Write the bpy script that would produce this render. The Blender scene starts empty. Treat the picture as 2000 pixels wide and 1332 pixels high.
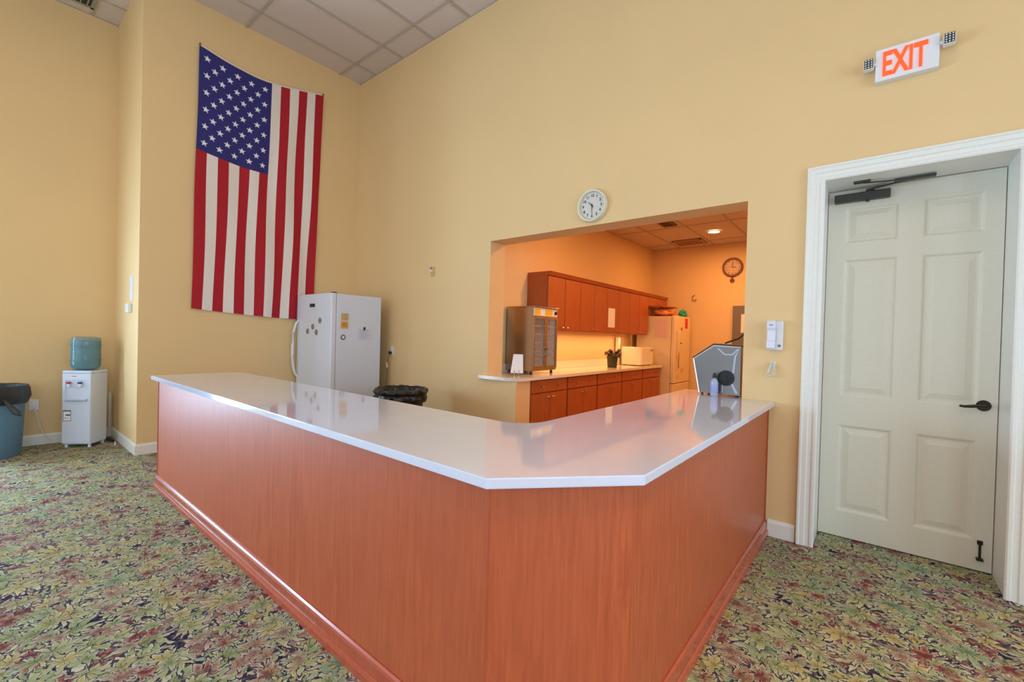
import bpy, bmesh, math, random
from mathutils import Vector, Matrix, noise
random.seed(7)
PI = math.pi
S = bpy.context.scene
COL = S.collection

# ------------------------------------------------------------------ camera
yaw, pitch, roll = 0.6881, -0.0116, 0.0265
cy_, sy_, cp_, sp_ = math.cos(yaw), math.sin(yaw), math.cos(pitch), math.sin(pitch)
fwd = Vector((-sy_*cp_, cy_*cp_, sp_)); rgt = Vector((cy_, sy_, 0)); upv = rgt.cross(fwd)
r2 = rgt*math.cos(roll) + upv*math.sin(roll); u2 = -rgt*math.sin(roll) + upv*math.cos(roll)
cd = bpy.data.cameras.new('camera'); cam = bpy.data.objects.new('camera', cd); COL.objects.link(cam)
cd.sensor_width = 36; cd.lens = 861.4*36/2000; cd.clip_start = 0.05
M4 = Matrix((r2, u2, -fwd)).transposed().to_4x4(); M4.translation = Vector((6.05, -3.625, 1.38))
cam.matrix_world = M4
S.camera = cam

# ------------------------------------------------------------------ world, lights, exposure
S.view_settings.view_transform = 'Standard'
S.view_settings.look = 'None'
S.view_settings.gamma = 1
S.view_settings.use_curve_mapping = False
S.view_settings.exposure = -0.03
W = bpy.data.worlds.new('sky'); S.world = W; W.use_nodes = True
bg = W.node_tree.nodes['Background']; bg.inputs[0].default_value = (0.62, 0.80, 1.0, 1); bg.inputs[1].default_value = 1.2

def area(name, loc, target, sx, sy, power, col, spread=PI):
    l = bpy.data.lights.new(name, 'AREA'); l.shape = 'RECTANGLE'; l.size = sx; l.size_y = sy
    l.energy = power; l.color = col; l.spread = spread
    o = bpy.data.objects.new(name, l); COL.objects.link(o); o.location = loc
    o.rotation_euler = (Vector(target)-Vector(loc)).to_track_quat('-Z', 'Y').to_euler()
    return o
DAY = (0.60, 0.78, 1.0); WARM = (1.0, 0.72, 0.42)
# daylight outside the windows of the rear wall and of the side wall (all out of frame)
REARW = [(-0.4, 1.6), (2.3, 4.3), (5.0, 7.0)]
for i, (a, b) in enumerate(REARW):
    area('window_daylight', ((a+b)/2, -8.9, 1.9), ((a+b)/2, 0, 1.2), 1.9, 2.8, 42, DAY)
SIDEW = [(-5.3, -3.9), (-7.4, -5.9)]
for a, b in SIDEW:
    area('side_window_daylight', (-1.65, (a+b)/2, 1.3), (4, (a+b)/2-.1, 0.6), b-a-.1, 2.3, 230, (0.50, 0.74, 1.0))
ADDED_RIGHTW = [(-3.2, -1.2), (-6.6, -4.6)]  # unseen windows added on the right to brighten faces turned that way
for a, b in ADDED_RIGHTW:
    area('added_right_daylight', (9.95, (a+b)/2, 1.9), (0, (a+b)/2, 1.4), b-a-.1, 2.7, 105, DAY)
# fluorescent troffers and recessed lamps in the hall ceiling (out of frame)
HALL = [(2.6, -4.0), (5.7, -4.0), (7.3, -2.7), (2.6, -6.6), (5.7, -6.6)]
for x, y in HALL:
    area('troffer_and_fill_light', (x, y, 4.98), (x, y, 0), 0.55, 1.15, 20 if x < 7 else 26, (1.0, 0.80, 0.56) if x < 7 else (1.0, 0.66, 0.30), PI if x < 7 else 1.15)  # the lamp by the door is added fill, narrowed to make the carpet golden
# kitchen ceiling lamps
KL = [(4.0, 3.92), (4.0, 1.3), (5.6, 3.92), (5.6, 1.3)]
for x, y in KL:
    area('kitchen_lamp', (x, y, 3.10), (x, y, 0), 0.16, 0.16, 27, (1.0, 0.46, 0.15))
area('under_cabinet_lamp', (2.78, 2.4, 1.43), (2.78, 2.4, 0), 0.08, 2.6, 9, (1.0, 0.55, 0.22))

# ------------------------------------------------------------------ helpers
def lin(c):
    return tuple(((v/255)/12.92 if v/255 <= .04045 else ((v/255+.055)/1.055)**2.4) for v in c) + (1,)
def mat(name, rgb, rough=.5, metal=0., bump=0., scale=60., var=0., emit=0., coat=0., spec=None, alpha=1., trans=0., ior=None, stretch=None, var_scale=None):
    m = bpy.data.materials.new(name); m.use_nodes = True; nt = m.node_tree; P = nt.nodes['Principled BSDF']
    P.inputs['Roughness'].default_value = rough; P.inputs['Metallic'].default_value = metal
    c = lin(rgb)
    tc = nt.nodes.new('ShaderNodeTexCoord')
    mp = nt.nodes.new('ShaderNodeMapping'); nt.links.new(tc.outputs['Object'], mp.inputs[0])
    if stretch: mp.inputs['Scale'].default_value = stretch
    nz = nt.nodes.new('ShaderNodeTexNoise'); nz.inputs['Scale'].default_value = var_scale or scale; nz.inputs['Detail'].default_value = 4
    nt.links.new(mp.outputs[0], nz.inputs['Vector'])
    v = max(var, .02)
    rp = nt.nodes.new('ShaderNodeValToRGB'); rp.color_ramp.elements[0].position = .3; rp.color_ramp.elements[1].position = .7
    rp.color_ramp.elements[0].color = tuple(x*(1-v) for x in c[:3])+(1,); rp.color_ramp.elements[1].color = tuple(min(1, x*(1+v)) for x in c[:3])+(1,)
    nt.links.new(nz.outputs['Fac'], rp.inputs[0]); nt.links.new(rp.outputs[0], P.inputs['Base Color'])
    if bump:
        n2 = nt.nodes.new('ShaderNodeTexNoise'); n2.inputs['Scale'].default_value = scale; n2.inputs['Detail'].default_value = 5
        nt.links.new(mp.outputs[0], n2.inputs['Vector'])
        b = nt.nodes.new('ShaderNodeBump'); b.inputs['Strength'].default_value = bump; b.inputs['Distance'].default_value = .004
        nt.links.new(n2.outputs['Fac'], b.inputs['Height']); nt.links.new(b.outputs[0], P.inputs['Normal'])
    if emit: P.inputs['Emission Color'].default_value = c; P.inputs['Emission Strength'].default_value = emit
    if coat: P.inputs['Coat Weight'].default_value = coat; P.inputs['Coat Roughness'].default_value = .08
    if spec is not None: P.inputs['Specular IOR Level'].default_value = spec
    if alpha < 1: P.inputs['Alpha'].default_value = alpha
    if trans: P.inputs['Transmission Weight'].default_value = trans
    if ior: P.inputs['IOR'].default_value = ior
    return m

class B:
    """collects shapes into one mesh"""
    def __init__(s): s.bm = bmesh.new()
    def box(s, lo, hi, bev=0, seg=2):
        r = bmesh.ops.create_cube(s.bm, size=1); vs = r['verts']
        for v in vs:
            v.co = Vector([lo[i]+(v.co[i]+.5)*(hi[i]-lo[i]) for i in range(3)])
        if bev:
            es = list({e for v in vs for e in v.link_edges})
            bmesh.ops.bevel(s.bm, geom=es, offset=bev, segments=seg, affect='EDGES', profile=.5)
        return s
    def prism(s, poly, z0, z1, ax='z'):
        def P(a, b, c): return {'z': (a, b, c), 'y': (a, c, b), 'x': (c, a, b)}[ax]
        lo = [s.bm.verts.new(P(a, b, z0)) for a, b in poly]; hi = [s.bm.verts.new(P(a, b, z1)) for a, b in poly]
        n = len(poly); fs = [s.bm.faces.new(lo[::-1]), s.bm.faces.new(hi)]
        for i in range(n): fs.append(s.bm.faces.new([lo[i], lo[(i+1) % n], hi[(i+1) % n], hi[i]]))
        bmesh.ops.recalc_face_normals(s.bm, faces=fs); return s
    def lathe(s, prof, c=(0, 0, 0), seg=32, axis='z', sx=1, sy=1):
        rings = []
        for r, h in prof:
            ring = []
            for i in range(seg):
                a = 2*PI*i/seg; p = (r*math.cos(a)*sx, r*math.sin(a)*sy, h)
                if axis == 'y': p = (p[0], p[2], p[1])
                if axis == 'x': p = (p[2], p[0], p[1])
                ring.append(s.bm.verts.new(Vector(p)+Vector(c)))
            rings.append(ring)
        fs = []
        for a, b in zip(rings, rings[1:]):
            for i in range(seg): fs.append(s.bm.faces.new([a[i], a[(i+1) % seg], b[(i+1) % seg], b[i]]))
        closed = tuple(prof[0]) == tuple(prof[-1])
        if prof[0][0] > 1e-5 and not closed: fs.append(s.bm.faces.new(rings[0][::-1]))
        if prof[-1][0] > 1e-5 and not closed: fs.append(s.bm.faces.new(rings[-1]))
        bmesh.ops.remove_doubles(s.bm, verts=[v for r in rings for v in r], dist=1e-6)
        bmesh.ops.recalc_face_normals(s.bm, faces=[f for f in fs if f.is_valid]); return s
    def tube(s, pts, r, seg=8, closed=False):
        pts = [Vector(p) for p in pts]; rings = []; n = len(pts)
        up = Vector((0, 0, 1))
        for i, p in enumerate(pts):
            if closed: t = pts[(i+1) % n]-pts[i-1]
            else: t = pts[min(i+1, n-1)]-pts[max(i-1, 0)]
            t.normalize()
            a = t.cross(up)
            if a.length < .05: a = t.cross(Vector((1, 0, 0)))
            a.normalize(); b = t.cross(a)
            rr = r[i] if isinstance(r, (list, tuple)) else r
            rings.append([s.bm.verts.new(p+a*math.cos(2*PI*k/seg)*rr+b*math.sin(2*PI*k/seg)*rr) for k in range(seg)])
        fs = []
        pairs = list(zip(rings, rings[1:])) + ([(rings[-1], rings[0])] if closed else [])
        for a, b in pairs:
            for k in range(seg): fs.append(s.bm.faces.new([a[k], a[(k+1) % seg], b[(k+1) % seg], b[k]]))
        if not closed: fs.append(s.bm.faces.new(rings[0][::-1])); fs.append(s.bm.faces.new(rings[-1]))
        bmesh.ops.recalc_face_normals(s.bm, faces=fs); return s
    def loft(s, rings, cap=True):
        R = [[s.bm.verts.new(p) for p in r] for r in rings]; fs = []
        n = len(R[0])
        for a, b in zip(R, R[1:]):
            for k in range(n): fs.append(s.bm.faces.new([a[k], a[(k+1) % n], b[(k+1) % n], b[k]]))
        if cap: fs.append(s.bm.faces.new(R[0][::-1])); fs.append(s.bm.faces.new(R[-1]))
        bmesh.ops.recalc_face_normals(s.bm, faces=fs); return s
    def sheet(s, f, nu, nv, thick=0):
        g = [[s.bm.verts.new(f(i/nu, j/nv)) for j in range(nv+1)] for i in range(nu+1)]
        for i in range(nu):
            for j in range(nv): s.bm.faces.new([g[i][j], g[i+1][j], g[i+1][j+1], g[i][j+1]])
        return s

BASE = {}
def obj(name, b, m, parent=None, smooth=False, label=None, world=True):
    me = bpy.data.meshes.new(name)
    if parent is not None and world:
        b.bm.transform(BASE[parent.name].inverted())
    b.bm.to_mesh(me); b.bm.free()
    me.materials.append(m)
    if smooth:
        for p in me.polygons: p.use_smooth = True
        try: me.set_sharp_from_angle(angle=math.radians(38))
        except Exception: pass
    o = bpy.data.objects.new(name, me); COL.objects.link(o)
    if parent is not None:
        o.parent = parent; BASE[o.name] = BASE[parent.name]
    else: BASE[o.name] = Matrix.Identity(4)
    if label: o['label'] = label
    return o
def thing(name, label, cat, loc=(0, 0, 0), rotz=0, group=None):
    o = bpy.data.objects.new(name, None); COL.objects.link(o); o.empty_display_size = .1
    o.location = loc; o.rotation_euler = (0, 0, rotz)
    o['label'] = label; o['category'] = cat
    if group: o['group'] = group
    BASE[o.name] = Matrix.Translation(Vector(loc)) @ Matrix.Rotation(rotz, 4, 'Z')
    return o
def tag(o, label, cat, group=None):
    o['label'] = label; o['category'] = cat
    if group: o['group'] = group
    return o
def struct(name, b, m, parent=None, smooth=False):
    o = obj(name, b, m, parent, smooth)
    if parent is None: o['kind'] = 'structure'
    return o
def dup(root, loc, label=None, group=None):
    r = root.copy(); COL.objects.link(r); r.location = loc
    if label: r['label'] = label
    if group: r['group'] = group
    for ch in list(root.children):
        c = ch.copy(); COL.objects.link(c); c.parent = r
        for g in ch.children:
            d = g.copy(); COL.objects.link(d); d.parent = c
    return r
def text_mesh(txt, size, extr=.001, align='CENTER', bold=0.0):
    cu = bpy.data.curves.new('t', 'FONT'); cu.body = txt; cu.size = size; cu.extrude = extr; cu.offset = bold
    cu.align_x = align; cu.align_y = 'CENTER'; cu.resolution_u = 3
    t = bpy.data.objects.new('t', cu); COL.objects.link(t)
    bpy.context.view_layer.update()
    dg = bpy.context.evaluated_depsgraph_get()
    me = bpy.data.meshes.new_from_object(t.evaluated_get(dg)); bpy.data.objects.remove(t)
    return me
def text_b(b, txt, size, mtx, extr=.001, bold=0.0):
    me = text_mesh(txt, size, extr, bold=bold); me.transform(mtx); b.bm.from_mesh(me); bpy.data.meshes.remove(me); return b
FACE_MY = Matrix.Rotation(PI/2, 4, 'X')                       # text facing -y
FACE_PX = Matrix.Rotation(PI/2, 4, 'Z') @ Matrix.Rotation(PI/2, 4, 'X')   # text facing +x

# ------------------------------------------------------------------ materials
m_wall = mat('wall_paint', (233, 200, 147), .75, bump=.12, scale=180, var=.02, var_scale=1.2)
m_kwall = m_wall
m_white = mat('white_trim_paint', (236, 236, 230), .35, var=.01)
m_door = mat('door_paint', (224, 220, 204), .4, var=.01)
m_tile = mat('ceiling_tile_fissured', (214, 198, 190), .9, bump=.3, scale=90, var=.04)
m_grid = mat('ceiling_grid_metal', (186, 172, 162), .5)
m_slab = mat('white_quartz', (218, 224, 246), .05, var=.012, scale=8, coat=.5, spec=.7)
m_kslab = mat('kitchen_quartz', (236, 226, 210), .12, var=.012, scale=8)
m_fridge = mat('white_appliance', (220, 226, 240), .3, var=.01)
m_kfridge = mat('cream_appliance', (240, 218, 178), .35, var=.01)
m_plastic = mat('white_plastic', (232, 234, 240), .35)
m_black = mat('black_plastic', (28, 28, 30), .45)
m_dark = mat('dark_bronze_metal', (62, 54, 50), .35, metal=.8)
m_steel = mat('brushed_steel', (176, 174, 170), .22, metal=1, var=.04, scale=30, stretch=(1, 1, 12))
m_chrome = mat('satin_nickel', (200, 196, 190), .2, metal=1)
m_paper = mat('white_paper', (240, 240, 240), .8)
m_grey = mat('grey_door_paint', (122, 114, 104), .6)

def wood(name, c1, c2, c3, rough=.28, coat=.25, sc=(14, 14, .9), bmp=.06):
    m = bpy.data.materials.new(name); m.use_nodes = True; nt = m.node_tree; P = nt.nodes['Principled BSDF']
    tc = nt.nodes.new('ShaderNodeTexCoord'); mp = nt.nodes.new('ShaderNodeMapping'); mp.inputs['Scale'].default_value = sc
    nt.links.new(tc.outputs['Object'], mp.inputs[0])
    n1 = nt.nodes.new('ShaderNodeTexNoise'); n1.inputs['Scale'].default_value = 5; n1.inputs['Detail'].default_value = 8; n1.inputs['Roughness'].default_value = .65
    nt.links.new(mp.outputs[0], n1.inputs['Vector'])
    mp2 = nt.nodes.new('ShaderNodeMapping'); mp2.inputs['Scale'].default_value = (2.2, 2.2, .55); nt.links.new(tc.outputs['Object'], mp2.inputs[0])
    n2 = nt.nodes.new('ShaderNodeTexNoise'); n2.inputs['Scale'].default_value = 1.2; n2.inputs['Detail'].default_value = 2
    nt.links.new(mp2.outputs[0], n2.inputs['Vector'])
    r = nt.nodes.new('ShaderNodeValToRGB'); r.color_ramp.elements[0].position = .32; r.color_ramp.elements[1].position = .7
    r.color_ramp.elements[0].color = lin(c1); r.color_ramp.elements[1].color = lin(c2)
    nt.links.new(n1.outputs['Fac'], r.inputs[0])
    mx = nt.nodes.new('ShaderNodeMix'); mx.data_type = 'RGBA'; mx.inputs['B'].default_value = lin(c3)
    mr = nt.nodes.new('ShaderNodeMapRange'); mr.inputs['From Min'].default_value = .4; mr.inputs['From Max'].default_value = .7; mr.inputs['To Max'].default_value = .6
    nt.links.new(n2.outputs['Fac'], mr.inputs[0]); nt.links.new(mr.outputs[0], mx.inputs['Factor']); nt.links.new(r.outputs[0], mx.inputs['A'])
    nt.links.new(mx.outputs['Result'], P.inputs['Base Color'])
    P.inputs['Roughness'].default_value = rough; P.inputs['Coat Weight'].default_value = coat; P.inputs['Coat Roughness'].default_value = .22
    b = nt.nodes.new('ShaderNodeBump'); b.inputs['Strength'].default_value = bmp; b.inputs['Distance'].default_value = .002
    nt.links.new(n1.outputs['Fac'], b.inputs['Height']); nt.links.new(b.outputs[0], P.inputs['Normal'])
    return m
m_wood = wood('cherry_veneer', (166, 76, 42), (198, 100, 60), (180, 90, 58), rough=.4, coat=.1)
m_wood2 = wood('cherry_trim', (168, 74, 50), (188, 90, 62), (176, 82, 58), rough=.22, coat=.5, bmp=0)
m_kwood = wood('kitchen_cherry', (158, 78, 36), (186, 98, 48), (168, 84, 40), rough=.4, coat=.1)

# ---- carpet: overlapping leaf rosettes
def carpet_mat():
    m = bpy.data.materials.new('leaf_pattern_carpet'); m.use_nodes = True; nt = m.node_tree; N = nt.nodes; L = nt.links
    P = N['Principled BSDF']; P.inputs['Roughness'].default_value = .95; P.inputs['Specular IOR Level'].default_value = .1
    tc = N.new('ShaderNodeTexCoord')
    def mth(op, a, b=None, c=None):
        n = N.new('ShaderNodeMath'); n.operation = op
        for i, v in enumerate((a, b, c)):
            if v is None: continue
            if isinstance(v, (int, float)): n.inputs[i].default_value = v
            else: L.new(v, n.inputs[i])
        return n.outputs[0]
    def vm(op, a, b=None):
        n = N.new('ShaderNodeVectorMath'); n.operation = op
        for i, v in enumerate((a, b)):
            if v is None: continue
            if isinstance(v, tuple): n.inputs[i].default_value = v
            else: L.new(v, n.inputs[i])
        return n.outputs[0]
    def mix(f, a, b):
        n = N.new('ShaderNodeMix'); n.data_type = 'RGBA'
        if isinstance(f, (int, float)): n.inputs['Factor'].default_value = f
        else: L.new(f, n.inputs['Factor'])
        for k, v in (('A', a), ('B', b)):
            if isinstance(v, tuple): n.inputs[k].default_value = v
            else: L.new(v, n.inputs[k])
        return n.outputs['Result']
    def noise_(vec, sc, det=2):
        n = N.new('ShaderNodeTexNoise'); n.inputs['Scale'].default_value = sc; n.inputs['Detail'].default_value = det; L.new(vec, n.inputs['Vector']); return n
    co = tc.outputs['Object']
    w = noise_(co, 9, 2); wv = vm('SUBTRACT', w.outputs['Color'], (.5, .5, .5)); 
    sc_ = N.new('ShaderNodeVectorMath'); sc_.operation = 'SCALE'; L.new(wv, sc_.inputs[0]); sc_.inputs['Scale'].default_value = .075
    w2 = noise_(co, 42, 1); wv2 = vm('SUBTRACT', w2.outputs['Color'], (.5, .5, .5))
    sc2 = N.new('ShaderNodeVectorMath'); sc2.operation = 'SCALE'; L.new(wv2, sc2.inputs[0]); sc2.inputs['Scale'].default_value = .024
    co2 = vm('ADD', vm('ADD', co, sc_.outputs[0]), sc2.outputs[0])
    mot = noise_(co, 30, 3); mot2 = noise_(vm('ADD', co, (5, 3, 0)), 13, 2)
    def layer(seed, freq, nl, R, ramp):
        off = vm('ADD', co2, (seed*3.17, seed*1.73, 0))
        s = N.new('ShaderNodeVectorMath'); s.operation = 'SCALE'; L.new(off, s.inputs[0]); s.inputs['Scale'].default_value = freq
        vo = N.new('ShaderNodeTexVoronoi'); vo.voronoi_dimensions = '2D'; vo.inputs['Scale'].default_value = 1; vo.inputs['Randomness'].default_value = .85
        L.new(s.outputs[0], vo.inputs['Vector'])
        d = vm('SUBTRACT', s.outputs[0], vo.outputs['Position'])
        sp = N.new('ShaderNodeSeparateXYZ'); L.new(d, sp.inputs[0])
        cs = N.new('ShaderNodeSeparateColor'); L.new(vo.outputs['Color'], cs.inputs[0])
        ang = mth('ARCTAN2', sp.outputs[1], sp.outputs[0])
        t = mth('FRACT', mth('ADD', mth('MULTIPLY', ang, nl/(2*PI)), mth('MULTIPLY', cs.outputs[0], 7.0)))
        u = mth('ABSOLUTE', mth('SUBTRACT', mth('MULTIPLY', t, 2), 1))      # 0 on a lobe's middle
        dist = vo.outputs['Distance']
        # radius of the outline: long lobe in the middle, short between
        asym = mth('ADD', .72, mth('MULTIPLY', .28, mth('COSINE', mth('ADD', ang, mth('MULTIPLY', cs.outputs[1], 6.28)))))
        rad = mth('MULTIPLY', mth('MULTIPLY', mth('SUBTRACT', 1, mth('MULTIPLY', mth('POWER', u, 1.15), .78)), R), asym)
        q = mth('DIVIDE', dist, rad)                 # <1 inside
        mask = mth('LESS_THAN', q, 1.0)
        edge = mth('SMOOTH_MIN', 1.0, mth('MULTIPLY', mth('SUBTRACT', 1.0, q), 5.0), .1)
        vein = mth('GREATER_THAN', u, .10)
        r = N.new('ShaderNodeValToRGB'); r.color_ramp.interpolation = 'CONSTANT'
        els = r.color_ramp.elements
        els[0].position = 0; els[0].color = lin(ramp[0][1]); els[1].position = ramp[1][0]; els[1].color = lin(ramp[1][1])
        for p, c in ramp[2:]:
            e = els.new(p); e.color = lin(c)
        L.new(cs.outputs[2], r.inputs[0])
        col = r.outputs[0]
        # hand-drawn colour: mottling inside each leaf, dark heart, pale tips, dark gaps between the lobes
        mr = N.new('ShaderNodeMapRange'); mr.inputs['From Min'].default_value = .46; mr.inputs['From Max'].default_value = .60; L.new(mot.outputs['Fac'], mr.inputs[0])
        col = mix(mth('MULTIPLY', mr.outputs[0], .45), col, lin((206, 186, 120)))
        mr2 = N.new('ShaderNodeMapRange'); mr2.inputs['From Min'].default_value = .5; mr2.inputs['From Max'].default_value = .64; L.new(mot2.outputs['Fac'], mr2.inputs[0])
        col = mix(mth('MULTIPLY', mr2.outputs[0], .4), col, lin((120, 150, 112)))
        st = mth('SINE', mth('ADD', mth('MULTIPLY', u, 8.0), mth('MULTIPLY', dist, 11.0)))
        col = mix(mth('MULTIPLY', mth('MAXIMUM', st, 0), .30), col, lin((70, 62, 62)))
        tip = N.new('ShaderNodeMapRange'); tip.inputs['From Min'].default_value = .55; tip.inputs['From Max'].default_value = .85; tip.inputs['To Max'].default_value = .75; L.new(q, tip.inputs[0])
        col = mix(tip.outputs[0], col, lin((228, 228, 208)))
        hrt = N.new('ShaderNodeMapRange'); hrt.inputs['From Min'].default_value = .22; hrt.inputs['From Max'].default_value = 0; hrt.inputs['To Max'].default_value = .6; L.new(q, hrt.inputs[0])
        col = mix(hrt.outputs[0], col, lin((84, 50, 52)))
        dk_ = mth('MAXIMUM', mth('GREATER_THAN', q, .84), mth('GREATER_THAN', u, .82))
        col = mix(mth('MULTIPLY', dk_, .95), col, lin((48, 42, 68)))
        return mask, col
    G = (150, 170, 114); G2 = (172, 184, 134); Y = (192, 180, 116); R_ = (140, 64, 74); T = (168, 128, 118); GG = (136, 170, 136)
    ramp1 = [(0, G), (.24, R_), (.44, Y), (.62, G2), (.8, T)]
    ramp2 = [(0, G2), (.3, Y), (.45, R_), (.66, GG), (.85, G)]
    ramp3 = [(0, T), (.25, G), (.5, R_), (.7, G2), (.86, Y)]
    fine = noise_(co, 38, 3)
    base = mix(mth('GREATER_THAN', fine.outputs['Fac'], .58), lin((46, 40, 66)), lin((120, 100, 92)))
    col = base
    for seed, fr, nl, R, rp in ((7, 8.5, 7, 1.0, ramp2), (4, 7.2, 7, .98, ramp3), (3, 6.2, 9, .95, ramp1), (2, 5.2, 9, .82, ramp1), (1, 4.2, 11, .78, ramp2), (5, 5.6, 9, .66, ramp3), (8, 7.4, 7, .6, ramp1)):
        mk, c = layer(seed, fr, nl, R, rp); col = mix(mk, col, c)
    pile = noise_(co, 420, 2)
    dk = N.new('ShaderNodeMix'); dk.data_type = 'RGBA'; dk.blend_type = 'MULTIPLY'; dk.inputs['Factor'].default_value = .5
    L.new(col, dk.inputs['A']); rr = N.new('ShaderNodeValToRGB'); rr.color_ramp.elements[0].position = .3; rr.color_ramp.elements[0].color = (.55, .55, .55, 1); rr.color_ramp.elements[1].position = .65
    L.new(pile.outputs['Fac'], rr.inputs[0]); L.new(rr.outputs[0], dk.inputs['B'])
    L.new(dk.outputs['Result'], P.inputs['Base Color'])
    b = N.new('ShaderNodeBump'); b.inputs['Strength'].default_value = .5; b.inputs['Distance'].default_value = .006
    L.new(pile.outputs['Fac'], b.inputs['Height']); L.new(b.outputs[0], P.inputs['Normal'])
    return m
m_carpet = carpet_mat()

# ------------------------------------------------------------------ the room
ZC = 5.07
XW, XE, YR = -1.27, 9.6, -8.6
struct('floor', B().box((XW-.2, YR-.2, -.1), (XE+.2, .6, 0)), m_carpet)
# hall ceiling: grid and lay-in tiles
cg = B()
xs = [.42+.627*k for k in range(-3, 15)]; ys = [-.33-1.225*k for k in range(0, 7)]
X0s = [XW]+[x for x in xs if XW+.05 < x < XE-.05]+[XE]; Y0s = [0]+[y for y in ys if y > YR+.05]+[YR]
for x in X0s: cg.box((x-.012, YR, ZC-.004), (x+.012, 0, ZC+.02))
for y in Y0s: cg.box((XW, y-.012, ZC-.0035), (XE, y+.012, ZC+.02))
ceil = struct('ceiling', B().box((XW-.2, YR-.2, ZC+.045), (XE+.2, .3, ZC+.14)), m_tile)
obj('ceiling_grid', cg, m_grid, ceil)
troff = set()
cache = {}
for i in range(len(X0s)-1):
    for j in range(len(Y0s)-1):
        x0, x1, y1, y0 = X0s[i], X0s[i+1], Y0s[j], Y0s[j+1]
        w_, h_ = round(x1-x0, 3), round(y1-y0, 3)
        if (w_, h_) not in cache:
            b = B().box((.006, .006, 0), (w_-.006, h_-.006, .02)); me = bpy.data.meshes.new('ceiling_tile'); b.bm.to_mesh(me); b.bm.free(); me.materials.append(m_tile); cache[(w_, h_)] = me
        o = bpy.data.objects.new('ceiling_tile', cache[(w_, h_)]); COL.objects.link(o); o.parent = ceil
        o.location = (x0, y0, ZC+.010)

OX0, OX1, OZ = 2.726, 5.297, 2.425       # serving opening
DX0, DX1, DZ = 5.76, 6.642, 2.482        # door opening
wb = B()
T = .25
wb.box((-.2, 0, 0), (OX0, T, 5.2)); wb.box((OX0, 0, 0), (3.14, T, .895)); wb.box((OX0, 0, OZ), (OX1, T, 5.2))
wb.box((OX1, 0, 0), (DX0-.02, T, 5.2)); wb.box((DX0-.02, 0, DZ+.02), (DX1+.02, T, 5.2)); wb.box((DX1+.02, 0, 0), (XE+.2, T, 5.2))
struct('wall_back', wb, m_wall)
struct('wall_left', B().box((-.2, -2.53, 0), (0, .0, 5.2)), m_wall)
struct('wall_return', B().box((XW-.2, -2.53, 0), (-.2, -2.33, 5.2)), m_wall)
# side wall with windows
def wall_with_windows(name, fixed, spans, z0, z1, lo, hi, ax, th):
    b = B()
    def bx(a0, a1, c0, c1):
        if ax == 'y': b.box((fixed-th if th > 0 else fixed, a0, c0), (fixed if th > 0 else fixed-th, a1, c1))
        else: b.box((a0, fixed-th if th > 0 else fixed, c0), (a1, fixed if th > 0 else fixed-th, c1))
    cur = lo
    for a, c in sorted(spans):
        bx(cur, a, 0, 5.2); bx(a, c, z1, 5.2)
        if z0 > 0: bx(a, c, 0, z0)
        cur = c
    bx(cur, hi, 0, 5.2)
    return struct(name, b, m_wall)
wall_with_windows('wall_side', XW, SIDEW, .1, 2.5, YR-.2, -2.53, 'y', .2)
wall_with_windows('wall_rear', YR, REARW, .5, 3.3, XW, XE, 'x', .2)
wall_with_windows('wall_right', XE+.2, ADDED_RIGHTW, .5, 3.3, YR-.2, .25, 'y', .2)
m_glass = mat('window_glass', (235, 245, 245), .02, trans=1, ior=1.05)
k = 0
for (a, c) in REARW:
    k += 1
    f = B()
    for x in (a, (a+c)/2-.03, c-.06): f.box((x, YR-.14, .5), (x+.06, YR-.06, 3.3))
    for z in (.5, 1.85, 3.24): f.box((a, YR-.14, z), (c, YR-.06, z+.06))
    struct('window_%d' % k, f, m_white)
for (a, c) in SIDEW:
    k += 1
    f = B()
    for y in (a, (a+c)/2-.03, c-.06): f.box((XW-.14, y, .1), (XW-.06, y+.06, 2.5))
    for z in (.1, 2.44): f.box((XW-.14, a, z), (XW-.06, c, z+.06))
    struct('window_%d' % k, f, m_white)
for (a, c) in ADDED_RIGHTW:  # frames of the added right-hand windows
    k += 1
    f = B()
    for y in (a, (a+c)/2-.03, c-.06): f.box((XE+.06, y, .5), (XE+.14, y+.06, 3.3))
    for z in (.5, 1.85, 3.24): f.box((XE+.06, a, z), (XE+.14, c, z+.06))
    struct('window_%d' % k, f, m_white)
# ceiling light fixtures of the hall (out of frame)
for i, (x, y) in enumerate(HALL):
    t = thing('ceiling_light', 'white ceiling fixture '+['over the carpet in front of the bar counter', 'overhead behind the viewpoint', 'added on the side of the white door to warm the carpet', 'in the rear left of the hall by the windows', 'in the rear right of the hall by the windows'][i], 'ceiling light', (x, y, ZC), 0, 'hall ceiling fixtures')
    obj('frame', B().box((x-.3, y-.6, ZC-.05), (x+.3, y+.6, ZC-.006), .01), m_white, t)

# baseboards
def baseboard(name, poly, h=.118, d=.014):
    """poly: list of (x,y) along the wall face; offset to the left of travel"""
    b = B()
    prof = [(0, 0), (d, 0), (d, h-.022), (d*.55, h-.008), (d*.4, h), (0, h)]
    rings = []
    n = len(poly)
    for i, p in enumerate(poly):
        p = Vector((p[0], p[1], 0))
        ds = []
        if i > 0: ds.append((p-Vector((*poly[i-1], 0))).normalized())
        if i < n-1: ds.append((Vector((*poly[i+1], 0))-p).normalized())
        ns = [Vector((-t.y, t.x, 0)) for t in ds]
        nn = ns[0] if len(ns) == 1 else (ns[0]+ns[1])/(1+ns[0].dot(ns[1]))
        rings.append([p+nn*o+Vector((0, 0, z)) for o, z in prof])
    b.loft(rings)
    return struct(name, b, m_white)
baseboard('baseboard_back', [(DX0-.105, 0), (5.49, 0)])
baseboard('baseboard_left', [(3.14, T-.01), (3.14, 0), (0, 0), (0, -2.53), (XW, -2.53)])
baseboard('baseboard_side', [(XW, -2.53), (XW, -3.9)])
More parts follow.
